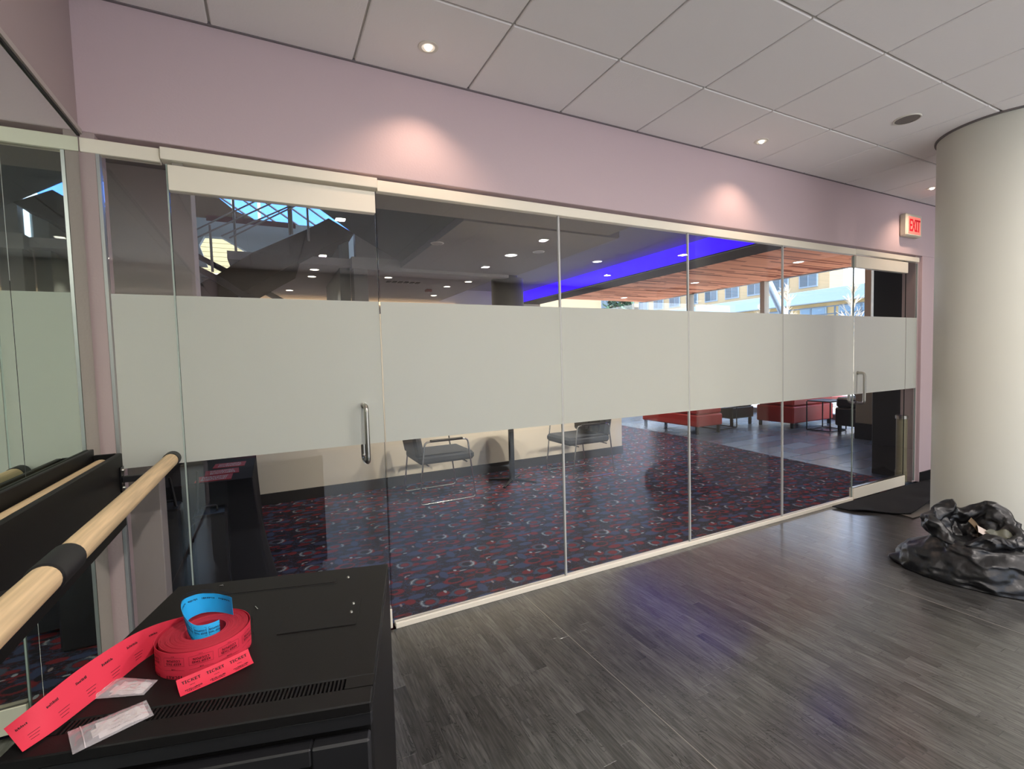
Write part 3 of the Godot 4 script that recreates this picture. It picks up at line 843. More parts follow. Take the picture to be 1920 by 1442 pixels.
func ticket_things() -> void:
	var Y := 0.8205
	var c := V(0.495, Y, 1.326)
	var H := 0.056
	# red roll
	var t := thing("ticket_roll", "large red double ticket roll lying on the black rack, tail trailing off", "ticket roll", Vector3.ZERO)
	var prof := []
	prof.append(Vector2(0.041, 0.0))
	prof.append(Vector2(0.041, H - 0.002))
	var body := MB.new()
	var pr := [Vector2(0.0865, 0.0), Vector2(0.0865, H - 0.001)]
	var r := 0.0865
	while r > 0.042:
		pr.append(Vector2(r - 0.0004, H - rng.randf_range(0.0, 0.0012)))
		pr.append(Vector2(r - 0.0011, H - rng.randf_range(0.0, 0.0012)))
		r -= 0.0013
	pr.append(Vector2(0.041, H - 0.001)); pr.append(Vector2(0.041, 0.0))
	body.lathe(pr, 72, Transform3D(Basis(), c))
	part(t, "wound_paper", body, M.red_side)
	# outer turn, a little loose on the left, then the tail
	var R := 0.0925
	var turn_f := func(u: float, w: float) -> Vector3:
		var a := lerpf(-1.9, -1.9 + TAU * 1.0, u)       # starts at the back left, runs round by the right and the front
		var rr := R + 0.004 * smoothstep(0.55, 1.0, u) - 0.003 * (1.0 - u)
		return c + V(cos(a) * rr, w * H, sin(a) * rr)
	part(t, "outer_turn", MB.new().grid(96, 1, func(u, w): return turn_f.call(1.0 - u, w), 0.0006), M.red_ticket)
	var end_a := -1.9 + TAU
	var P0 := c + V(cos(end_a) * 0.0965, 0, sin(end_a) * 0.0965)
	var st := [[V(0.247, 0.824, 1.508), V(0.2105, 0.851, 1.468)], [V(0.277, 0.823, 1.468), V(0.249, 0.872, 1.448)], [V(0.308, 0.823, 1.414), V(0.283, 0.881, 1.393)], [V(0.338, 0.8225, 1.359), V(0.318, 0.884, 1.339)], [V(0.369, 0.822, 1.297), V(0.357, 0.883, 1.283)], [V(0.402, 0.8215, 1.256), V(0.397, 0.879, 1.248)], [V(0.445, Y + 0.0005, 1.236), V(0.444, Y + H, 1.235)]]
	var tail := func(s: float, w: float) -> Vector3: return ribbon_at(st, s, w)
	part(t, "tail", MB.new().grid(60, 6, func(u, w): return tail.call(u, w), 0.0005), M.red_ticket)
	# print: the tail shows the backs of the tickets, upside down
	var lift := func(s: float, w: float) -> Vector3:
		var p: Vector3 = tail.call(s, w)
		var nn: Vector3 = (tail.call(s + 0.004, w) - tail.call(s - 0.004, w)).cross(tail.call(s, w + 0.02) - tail.call(s, w - 0.02)).normalized()
		return p + nn * 0.0007
	var length := 0.36
	for k in 7:
		var s0 := 0.07 + k * 0.142
		var fm := func(x: float, yy: float) -> Vector3: return lift.call(s0 + x / length, 0.70 + yy / H)
		var ink := MB.new()
		scribble(ink, fm, 0.020, 0.0046, 40 + k)
		for q in 3: rule(ink, fm, 0.0, 0.020 - 0.003 * q, -0.020 - 0.0048 * q)
		part(t, "back_print", ink, M.ink)
	# print round the outer turn, upside down as the roll lies
	for k in 7:
		var a0 := -0.1 + k * 0.55
		var pr2 := MB.new()
		var face_f := func(x: float, yy: float, h0: float, a: float) -> Vector3:
			var g := a + x / R
			return c + V(cos(g) * (R + 0.0042), h0 - yy, sin(g) * (R + 0.0042))
		var at_h := func(h0: float) -> Callable: return func(x, yy): return face_f.call(x, yy, h0, a0)
		pr2.letters("KEEP THIS", 0.0048, at_h.call(0.0360), true)
		pr2.letters("COUPON", 0.0048, at_h.call(0.0425), true)
		pr2.letters("TICKET", 0.0062, func(x, yy): return at_h.call(0.0075).call(x * 1.25, yy), true)
		scribble(pr2, at_h.call(0.0520), 0.006, 0.0015, 90 + k)
		scribble(pr2, at_h.call(0.0245), 0.007, 0.0018, 190 + k)
		for q in [[-0.021, 0.021, 0.0305], [-0.021, 0.021, 0.0485], [-0.021, 0.021, 0.0215]]: rule(pr2, at_h.call(q[2]), q[0], q[1], 0.0, 0.0004)
		for xs in [-0.021, 0.0206]:
			rule(pr2, at_h.call(0.0395), xs, xs + 0.0004, -0.009, 0.018)
		part(t, "ticket_print", pr2, M.ink)
		part(t, "ticket_print", pr2, M.ink)
	# blue ribbon standing in the hole
	var b := thing("ticket_strip", "short blue ticket strip coiled in the hole of the red ticket roll", "ticket strip", Vector3.ZERO)
	var bc := V(0.498, 0.0, 1.312)
	var arc := func(u: float, w: float) -> Vector3:
		var a := lerpf(0.75, 0.75 + TAU * 0.80, u)       # from the front right, round the left, to the back right
		var rr := lerpf(0.036, 0.058, smoothstep(0.3, 1.0, u))
		var left := 0.5 - 0.5 * cos(a)
		var base := 0.846 + 0.040 * smoothstep(0.2, 0.6, u) - 0.012 * smoothstep(0.7, 1.0, u) + 0.006 * left
		var lean := lerpf(-0.012, 0.012, u) * w
		return V(bc.x + cos(a) * rr - 0.008 * w * left, base + w * lerpf(0.042, 0.050, smoothstep(0.1, 0.6, u)), bc.z + sin(a) * rr * 0.9 + lean)
	part(b, "strip", MB.new().grid(60, 6, func(u, w): return arc.call(1.0 - u, w), 0.0005), M.blue_ticket)
	var arc_n := func(u: float, w: float, out: float) -> Vector3:
		var p: Vector3 = arc.call(u, w)
		var nn: Vector3 = (arc.call(u + 0.01, w) - arc.call(u - 0.01, w)).cross(arc.call(u, w + 0.03) - arc.call(u, w - 0.03)).normalized()
		var outward := V(p.x - bc.x, 0, p.z - bc.z)
		return p + nn * out * (1.0 if nn.dot(outward) > 0 else -1.0)
	var circ := 0.20
	for k in 3:
		var u0 := 0.06 + k * 0.145
		var bi := MB.new()
		var fo := func(h0: float) -> Callable: return func(x, yy): return arc_n.call(u0 + x / circ, h0 - yy / 0.045, 0.0008)
		bi.letters("KEEP THIS", 0.0040, fo.call(0.58), true); bi.letters("COUPON", 0.0040, fo.call(0.72), true); bi.letters("TICKET", 0.0054, fo.call(0.16), true)
		for q in [0.46, 0.86]: rule(bi, fo.call(q), -0.0125, 0.0125, 0.0, 0.0004)
		for xs in [-0.0125, 0.0121]: rule(bi, fo.call(0.66), xs, xs + 0.0004, -0.009, 0.018)
		part(b, "ticket_print", bi, M.ink_blue)
	for k in 4:
		var u0 := 0.55 + k * 0.125
		var bi := MB.new()
		var fi := func(x, yy): return arc_n.call(u0 - x / circ, 0.76 - yy / 0.045, -0.0008)
		scribble(bi, fi, 0.017, 0.004, 300 + k)
		for q in 3: rule(bi, fi, -0.010, 0.008, -0.012 - 0.004 * q, 0.0005)
		part(b, "back_print", bi, M.ink_blue)
	# loose red strip in front of the roll
	var l := thing("loose_ticket_strip", "flat strip of three red tickets lying in front of the red roll", "ticket strip", Vector3.ZERO)
	var A := V(0.466, Y, 1.474)
	var B := V(0.593, Y, 1.433)
	var up := V(-0.011, 0.018, -0.031)
	var lf := func(u: float, w: float) -> Vector3: return A.lerp(B, u) + up * w + V(0, 0.001 + 0.005 * pow(u, 3.0) - 0.012 * w * (1.0 - w), 0)
	part(l, "strip", MB.new().grid(24, 8, lf, 0.0005), M.red_ticket)
	for k in 3:
		var u0 := 0.18 + k * 0.325
		var lp := MB.new()
		var g := func(h0: float) -> Callable: return func(x, yy): return lf.call(u0 + x / 0.133, h0 + yy / 0.038) + V(0, 0.0006, 0.0004)
		lp.letters("TICKET", 0.0060, func(x, yy): return g.call(0.74).call(x * 1.2, yy), true)
		scribble(lp, g.call(0.27), 0.028, 0.0036, 500 + k); scribble(lp, g.call(0.16), 0.022, 0.0028, 520 + k); scribble(lp, g.call(0.5), 0.008, 0.0016, 540 + k)
		part(l, "ticket_print", lp, M.ink)
	# zip bags with slips of paper
	zip_bag("small clear zip bag with folded paper slip under the ticket tail", [V(0.299, Y, 1.393), V(0.331, Y, 1.333), V(0.416, Y, 1.392), V(0.400, Y, 1.434)], 0.34, 0.93, 5)
	zip_bag("long clear zip bag with paper slip nearest the front edge of the rack", [V(0.326, Y, 1.557), V(0.299, Y, 1.486), V(0.408, Y, 1.455), V(0.430, Y, 1.512)], 0.32, 0.95, 6)
	# staples and shreds
	var s := thing("staple", "tiny metal staple on the rack top right of the blue strip", "staple", V(0.592, Y, 1.156), 0.3, "metal scraps on the rack")
	part(s, "wire", MB.new().box(V(0, 0.001, 0), V(0.003, 0.002, 0.022), 0.0005), M.chrome)
	s = thing("staple", "tiny bent metal scrap at the back edge of the rack top", "staple", V(0.497, Y, 0.955), 0.5, "metal scraps on the rack")
	part(s, "wire", MB.new().tube([V(-0.004, 0.001, -0.006), V(0, 0.002, 0), V(0.006, 0.001, -0.004), V(0.001, 0.002, 0.0), V(0.001, 0.001, 0.008)], 0.0011, 6), M.chrome)
	s = thing("staple", "thin pale metal strip leaning behind the red ticket tail", "staple", V(0.262, Y, 1.30), -0.2, "metal scraps on the rack")
	part(s, "wire", MB.new().box(V(0, 0.004, 0), V(0.004, 0.003, 0.05), 0.001), M.chrome)


func zip_bag(label: String, q: Array, a: float, b: float, sd: int) -> void:
	var t := thing("zip_bag", label, "plastic bag", Vector3.ZERO, 0.0, "clear zip bags on the rack")
	var nz := FastNoiseLite.new(); nz.seed = sd; nz.frequency = 3.0
	var f := func(u: float, w: float, lift: float) -> Vector3:
		var p: Vector3 = q[0].lerp(q[3], u).lerp(q[1].lerp(q[2], u), w)
		var e := minf(minf(u, 1.0 - u), minf(w, 1.0 - w))
		return p + V(0, 0.001 + lift * (smoothstep(0.0, 0.2, e) * 0.005 + 0.0008) + nz.get_noise_2d(u * 2.0 * 1.0, w * 2.0) * 0.0035 * smoothstep(0.0, 0.1, e) + 0.001, 0)
	part(t, "film", MB.new().grid(20, 10, func(u, w): return f.call(u, w, 1.0), 0.0004), M.plastic)
	part(t, "zip_ridge", MB.new().grid(1, 8, func(u, w): return f.call(0.14 + 0.012 * u, w, 1.0) + V(0, 0.0012, 0), 0.0008), paint("cfc8ca", 0.3))
	var pf := func(u: float, w: float) -> Vector3: return f.call(lerpf(a, b, u), lerpf(0.14, 0.82, w), 0.15)
	var slip := part(t, "paper_slip", MB.new().grid(8, 4, pf, 0.0006), M.paper)
	part(t, "paper_slip", MB.new().grid(4, 2, func(u, w): return f.call(lerpf(a - 0.07, a + 0.1, u), lerpf(0.30, 0.62, w), 0.05), 0.0005), M.paper)
	var pr := MB.new()
	for k in 3:
		var fm := func(x, yy): return pf.call(0.5 + x / 0.07, 0.25 + 0.25 * k + yy / 0.04) + V(0, 0.0006, 0)
		scribble(pr, fm, 0.05 - 0.012 * k, 0.002, sd * 10 + k)
	part(slip, "slip_print", pr, paint("6b6260", 0.8))


# ------------------------------------------------------------------ the lobby
func lobby_shell() -> void:
	# carpet
	var edge := PackedVector2Array([Vector2(-3, 0.05), Vector2(6.80, 0.05), Vector2(7.02, 1.95), Vector2(7.26, 3.5), Vector2(7.33, 5.1), Vector2(7.4, 9.0), Vector2(-3, 9.0)])
	var cm := MB.new().prism(edge, 0.03, Transform3D(Basis(Vector3.RIGHT, -PI / 2), Vector3.ZERO))
	for k in cm.uv.size(): cm.uv[k] = Vector2(cm.v[k].x, -cm.v[k].z)
	solo("carpet", cm, M.carpet, "lobby carpet patterned with red, navy and pale broken rings", "carpet")
	var ft := thing("floor", "grey stone tile floor of the lobby beyond the carpet, blue window reflection put into its colour", "floor", Vector3.ZERO, 0.0, "", "structure")
	part(ft, "slab", MB.new().span(V(-3.2, -0.15, -9.2), V(11.8, -0.031, -0.001)), M.dark)
	var tm := MB.new().box(Vector3.ZERO, V(0.596, 0.028, 0.296), 0.002).mesh()
	var tiles := []
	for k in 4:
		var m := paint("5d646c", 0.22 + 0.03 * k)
		m.albedo_color = Color("5c6a7c").darkened(0.06 * k)  # blue reflected from the windows is put into the tile colour
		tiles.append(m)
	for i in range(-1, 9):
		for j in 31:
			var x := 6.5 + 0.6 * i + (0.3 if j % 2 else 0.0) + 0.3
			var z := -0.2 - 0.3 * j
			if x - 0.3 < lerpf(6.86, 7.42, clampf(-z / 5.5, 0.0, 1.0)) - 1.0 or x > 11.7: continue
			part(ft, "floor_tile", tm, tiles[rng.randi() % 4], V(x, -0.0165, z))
	# ceilings
	var grey := paint("8d8883", 0.85)
	M.lobby_grey = grey
	var lc := thing("ceiling", "dark grey lobby ceiling slabs behind the glass wall", "ceiling", Vector3.ZERO, 0.0, "", "structure")
	part(lc, "near_slab", MB.new().span(V(-3.2, 3.0, -2.255), V(4.52, 3.12, -0.152)), grey)
	part(lc, "soffit_slab", MB.new().span(V(2.6, 2.985, -5.06), V(4.71, 3.12, -2.275)), grey)
	part(lc, "beam_face", MB.new().span(V(1.86, 2.94, -5.24), V(4.55, 3.12, -5.08)), paint("9a9690", 0.8))
	part(lc, "rear_slab", MB.new().span(V(0.2, 3.0, -9.0), V(4.53, 3.12, -5.26)), paint("a39c96", 0.85))
	part(lc, "tray", MB.new().span(V(4.5, 3.30, -9.2), V(6.9, 3.42, -0.152)), paint("97949c", 0.85))
	part(lc, "tray_edge", MB.new().span(V(4.712, 3.0, -5.06), V(4.73, 3.30, -2.275)).span(V(4.532, 3.0, -9.0), V(4.55, 3.30, -5.08)).span(V(4.522, 3.0, -2.255), V(4.54, 3.30, -0.152)), grey)
	part(lc, "roof", MB.new().span(V(-3.4, 6.2, -6.2), V(12.0, 6.4, -0.15)), grey)  # unseen slab put in to keep the sun off the lobby
	part(lc, "upper_wall", MB.new().span(V(-3.4, 3.121, -0.15), V(12.0, 6.2, -0.02)).span(V(11.7, 3.42, -9.2), V(12.0, 6.2, -0.15)).span(V(1.95, 3.121, -5.42), V(4.6, 6.2, -5.26)), grey)
	part(lc, "upper_deck", MB.new().span(V(4.56, 3.43, -9.2), V(11.7, 3.5, -0.152)), grey)
	var cv := thing("cove_beam", "dark ceiling beam with a glowing violet-blue light cove along its side", "ceiling beam", Vector3.ZERO)
	part(cv, "beam", MB.new().span(V(6.89, 3.0, -9.2), V(7.48, 3.42, -0.152), 0.004), matte("2c2026"))
	part(cv, "lip", MB.new().span(V(6.862, 3.0, -9.2), V(6.889, 3.02, -0.152)), paint("3a3540", 0.6))
	part(cv, "cove_light", MB.new().span(V(6.876, 3.025, -9.1), V(6.8895, 3.299, -0.2)), M.blue_led)
	for k in 4:
		var al := AreaLight3D.new()
		al.name = "cove_light_source"; al.area_size = Vector2(2.0, 0.2); al.light_energy = 0.2; al.light_color = Color("5a30ff"); al.shadow_enabled = true
		al.area_range = 10.0
		add_child(al, true)
		al.look_at_from_position(V(6.86, 3.13, -1.3 - 2.2 * k), V(4.0, 3.6, -1.3 - 2.2 * k))
	# wood slat ceiling
	var wc := thing("ceiling", "reddish wood slat ceiling by the lobby windows", "ceiling", Vector3.ZERO, 0.0, "", "structure")
	part(wc, "backing", MB.new().span(V(7.481, 3.225, -9.2), V(11.7, 3.42, -0.152)), paint("3a2620", 0.8))
	var sl := MB.new()
	var z := -0.16
	while z > -9.1:
		var x := 7.49
		while x < 11.5:
			var L := minf(rng.randf_range(0.8, 2.2), 11.5 - x)
			var t := rng.randf_range(-0.05, 0.05)
			sl.tone = Color(0.88 + t, 0.60 + t, 0.46 + t * 0.8).srgb_to_linear() if rng.randf() > 0.24 else Color(0.60, 0.36, 0.27).srgb_to_linear()
			sl.box(V(x + L / 2, 3.212, z - 0.03), V(L - 0.002, 0.024, 0.054))
			x += L
		z -= 0.06
	part(wc, "wood_slats", sl, M.slat).set_meta("kind", "stuff")
	# low white wall with its base, the left walls, far wall
	var ww := thing("wall_middle", "cream low lobby wall with dark base behind the steel chairs", "wall", Vector3.ZERO, 0.0, "", "structure")
	part(ww, "wall_body", MB.new().span(V(0.3, 0.0, -3.2), V(5.38, 2.05, -3.06), 0.004), M.lobby_white)
	part(ww, "wall_base", MB.new().span(V(0.3, 0.0, -3.06), V(5.39, 0.12, -3.045), 0.003), paint("2c2a2b", 0.6))
	solo("wall_lobby", MB.new().span(V(-3.0, 0.0, -2.2), V(0.17, 3.0, -1.92), 0.003), paint("dcd3cb", 0.8), "grey lobby wall seen through the sidelight and behind the draped table", "wall", "", "structure")
	solo("wall_stub", MB.new().span(V(-3.0, 0.0, -0.60), V(0.112, 1.80, -0.45), 0.004), paint("a29a94", 0.8), "low grey lobby wall end just behind the sidelight by the barre", "wall", "", "structure")
	var fw := thing("wall_far", "far lobby wall with a cream strip of cove light along its top", "wall", Vector3.ZERO, 0.0, "", "structure")
	part(fw, "wall_body", MB.new().span(V(-3.2, 0.0, -9.2), V(7.5, 3.42, -9.0)), M.lobby_white)
	part(fw, "cove_light", MB.new().span(V(0.4, 2.86, -8.99), V(5.0, 2.93, -8.96)), M.warm_led)
	solo("wall_front", MB.new().span(V(-3.4, -0.05, -0.15), V(-0.009, 3.121, -0.02)), M.lobby_grey, "lobby side of the wall left of the glass partition", "wall", "", "structure")
	solo("wall_outer", MB.new().span(V(-3.4, 0.0, -9.2), V(-3.2, 6.2, -0.15)), M.lobby_grey, "outer lobby wall at the far left behind the stairs", "wall", "", "structure")
	var pl := thing("pilaster", "pale square pilaster beside the stair opening", "pilaster", Vector3.ZERO)
	part(pl, "shaft", MB.new().span(V(1.88, 0.0, -5.4), V(2.09, 3.02, -5.1), 0.004), paint("8c8a86", 0.7))
	part(pl, "cap_edge", MB.new().span(V(1.87, 2.98, -5.41), V(2.1, 3.04, -5.09), 0.003), paint("a3a19b", 0.7))
	solo("stair_side_wall", MB.new().span(V(1.72, 0.0, -7.4), V(1.875, 3.5, -5.42), 0.003), paint("7b7f7b", 0.8), "greenish grey wall under the stairs beside the pilaster", "wall", "", "structure")
	# round dark column
	var rc := thing("dark_column", "dark round lobby column left of the violet cove", "column", V(4.70, 0, -5.45))
	part(rc, "shaft", MB.new().lathe([Vector2(0.20, 0.0), Vector2(0.20, 3.3)], 40), paint("121214", 0.35))
	part(rc, "sleeve", MB.new().lathe([Vector2(0.30, 0.0), Vector2(0.30, 2.97), Vector2(0.2, 2.97)], 40), paint("1c1c1e", 0.4))
	stairs()
	# window wall
	for k in 4:
		var za := -2.72 - 2.3 * k
		var wn := thing("window_%d" % (20 + k), ["tall lobby window pane nearest the far door", "second tall lobby window from the far door", "third tall lobby window from the far door", "tall lobby window farthest from the glass door"][k], "window", Vector3.ZERO, 0.0, "", "structure")
		part(wn, "pane", MB.new().span(V(11.53, 0.1, za - 2.18), V(11.54, 3.2, za - 0.06)), M.glass)
		part(wn, "mullion", MB.new().span(V(11.42, 0.1, za - 0.06), V(11.60, 3.2, za + 0.06), 0.004), paint("a8a08c", 0.5))
	solo("window_24", MB.new().span(V(11.53, 0.1, -2.66), V(11.54, 3.2, -1.8)), M.glass, "narrow lobby window strip beside the black door leaf", "window", "", "structure")
	solo("trim_5", MB.new().span(V(11.42, -0.03, -9.2), V(11.62, 0.1, -0.15)).span(V(11.40, 3.2, -9.2), V(11.62, 3.42, -0.15)), paint("4b3f3c", 0.5), "dark sill and head frame of the lobby window wall", "trim", "", "structure")
	solo("wall_corner", MB.new().span(V(11.42, 0.1, -1.8), V(11.62, 3.2, -0.15)), M.lobby_white, "short solid wall at the end of the lobby windows", "wall", "", "structure")


func quad_bar(mb: MB, pts: Array, z: float, depth: float) -> void:
	var p := PackedVector2Array()
	for q in pts: p.append(Vector2(q[0], q[1]))
	mb.prism(p, depth, Transform3D(Basis(), V(0, 0, z)))

func stairs() -> void:
	var dark := matte("121112")
	var t := thing("staircase", "dark lobby staircase rising to the right behind the nearer glass door", "staircase", Vector3.ZERO)
	var fa := MB.new()
	quad_bar(fa, [[0.104, 2.747], [0.513, 3.056], [1.22, 3.44], [1.542, 3.642], [1.898, 3.45], [1.562, 3.27], [1.062, 2.954], [0.571, 2.64], [0.1, 2.30], [-0.9, 1.72], [-0.9, 2.1]], -5.0, 1.6)
	part(t, "rising_flight", fa, dark)
	var fb := MB.new()
	quad_bar(fb, [[1.408, 3.774], [1.898, 3.45], [2.76, 2.986], [2.76, 3.11], [1.6, 4.1], [0.9, 4.4], [0.9, 4.15]], -2.32, 2.7)
	part(t, "upper_flight", fb, paint("6b706c", 0.8))
	var fc := MB.new()
	quad_bar(fc, [[-0.196, 3.123], [0.236, 2.884], [0.553, 2.701], [0.919, 2.495], [1.3, 2.26], [1.3, 2.20], [0.882, 2.44], [0.206, 2.814], [-0.2, 3.055]], -6.62, 0.12)
	for k in fc.v.size(): fc.v[k] = V(fc.v[k].x * 1.13 - 0.085, fc.v[k].y * 1.13 - 0.19, fc.v[k].z)
	part(t, "lower_stringer", fc, paint("1b1b1d", 0.6))
	var fd := MB.new()
	quad_bar(fd, [[-0.205, 2.946], [0.118, 2.771], [0.349, 2.599], [0.557, 2.507], [0.9, 2.3], [0.9, 2.2], [0.3, 2.53], [-0.209, 2.872]], -4.7, 0.1)
	for k in fd.v.size(): fd.v[k] = V(fd.v[k].x * 0.9 + 0.065, fd.v[k].y * 0.9 + 0.147, fd.v[k].z)
	part(t, "lower_stringer", fd, paint("1b1b1d", 0.6))
	for k in 6:
		part(t, "stair_tread", MB.new().box(V(-0.15 + 0.14 * k, 2.78 - 0.085 * k, -5.6 + 0.02 * k), V(0.2, 0.03, 0.9), 0.004), paint("56615c", 0.4))
	var steel := paint("a29c92", 0.4)
	for r in [[[-0.165, 3.264], [0.58, 3.742], [1.1, 4.08]], [[-0.165, 3.161], [0.805, 3.755], [1.2, 4.0]], [[0.164, 3.239], [0.978, 3.709], [1.3, 3.9]], [[0.255, 3.219], [0.927, 3.644], [1.35, 3.9]]]:
		var pts := []
		for q in r: pts.append(V(q[0], q[1], -4.93))
		part(t, "handrail", MB.new().tube(pts, 0.011, 8), steel)
	for q in [[0.039, 3.375, 2.756], [0.325, 3.74, 3.05], [1.005, 3.9, 3.335], [1.035, 3.9, 3.35], [1.252, 3.9, 3.27]]:
		part(t, "baluster_post", MB.new().tube([V(q[0], q[1], -4.95), V(q[0], q[2], -4.95)], 0.016, 8), steel)
	part(t, "glass_guard", MB.new().span(V(0.34, 3.05, -4.965), V(0.99, 3.55, -4.955)), M.glass)
	part(t, "glass_guard", MB.new().span(V(1.05, 3.38, -4.965), V(1.5, 3.85, -4.955)), M.glass)
	# upper floor guard wall, fascia and roof lights
	var g := MB.new()
	quad_bar(g, [[-1.5, 3.98], [1.5, 4.04], [2.4, 4.0], [2.4, 3.0], [0.55, 3.1], [0.44, 3.47], [0.03, 3.71], [-0.22, 3.70], [-0.30, 3.55], [-0.2, 3.2], [-1.5, 3.2]], -7.0, 0.15)
	part(t, "gallery_wall", g, paint("d3ddd6", 0.8))
	part(t, "gallery_fascia", MB.new().span(V(-0.17, 3.95, -6.95), V(1.2, 4.04, -6.93)), paint("6e3b3a", 0.7))
	var rf := thing("roof_edge", "dark brown underside of the upper roof left of the blue skylight", "roof", Vector3.ZERO)
	var rm := MB.new()
	quad_bar(rm, [[-2.0, 5.9], [-0.153, 5.3], [-0.153, 4.984], [0.166, 4.719], [0.502, 4.59], [0.0, 4.45], [-2.0, 4.4]], -8.9, 0.2)
	part(rf, "soffit", rm, matte("1f1b17"))
	var sk := thing("skylight", "skylight with dark diagonal glazing bars above the stairs, blue of the sky put into its glass", "skylight", Vector3.ZERO)
	var blue := StandardMaterial3D.new()
	blue.albedo_color = Color(0.42, 0.62, 0.95, 0.0); blue.roughness = 0.0; blue.refraction_enabled = true; blue.refraction_scale = 0.05  # the blue of the sky is put into the glass tint
	part(sk, "sky_tint_glass", MB.new().span(V(-1.5, 4.3, -9.32), V(3.0, 6.2, -9.30)), blue)
	for k in 5:
		var x := -0.25 + 0.42 * k
		part(sk, "glazing_bar", MB.new().tube([V(x, 5.15, -9.2), V(x + 1.1, 4.4, -9.2)], 0.022, 6), paint("2b3444", 0.5))
	for x in [0.13, 0.62, 1.22]:
		part(sk, "glazing_post", MB.new().span(V(x - 0.03, 4.2, -9.28), V(x + 0.03, 5.4, -9.2)), paint("9fb3c6", 0.5))
	var yh := thing("sunlit_facade", "pale yellow sunlit siding glimpsed below the stairs' gallery", "facade", Vector3.ZERO)
	for k in 14:
		part(yh, "siding_board", MB.new().box(V(-0.9, 3.92 + 0.125 * k, -13.3), V(6.0, 0.12, 0.05), 0.006), paint("8a8460", 0.7))
	part(yh, "facade_base", MB.new().span(V(-3.9, -0.2, -13.4), V(2.1, 3.86, -13.27)), paint("cfcab0", 0.8))
	part(yh, "siding_post", MB.new().span(V(0.12, 3.7, -13.26), V(0.24, 5.7, -13.2)), paint("6f7268", 0.6))


func disc_light(at: Vector3, r: float, label: String, lit := true, energy := 0.35, mat: Material = null) -> void:
	var o := thing("downlight", label, "downlight", at, 0.0, "lobby ceiling downlights")
	part(o, "trim_ring", MB.new().lathe([Vector2(r, -0.001), Vector2(r, -0.008), Vector2(r + 0.014, -0.006), Vector2(r + 0.016, 0.0)], 24), M.white)
	part(o, "diffuser", MB.new().lathe([Vector2(0.0, -0.005), Vector2(r, -0.005)], 24), (mat if mat else M.lamp) if lit else paint("aaa59e", 0.5))
	if lit: spot(at + V(0, -0.02, 0), energy * 3.0, Color("fff2e2"), 50.0, 0.9, 0.05)


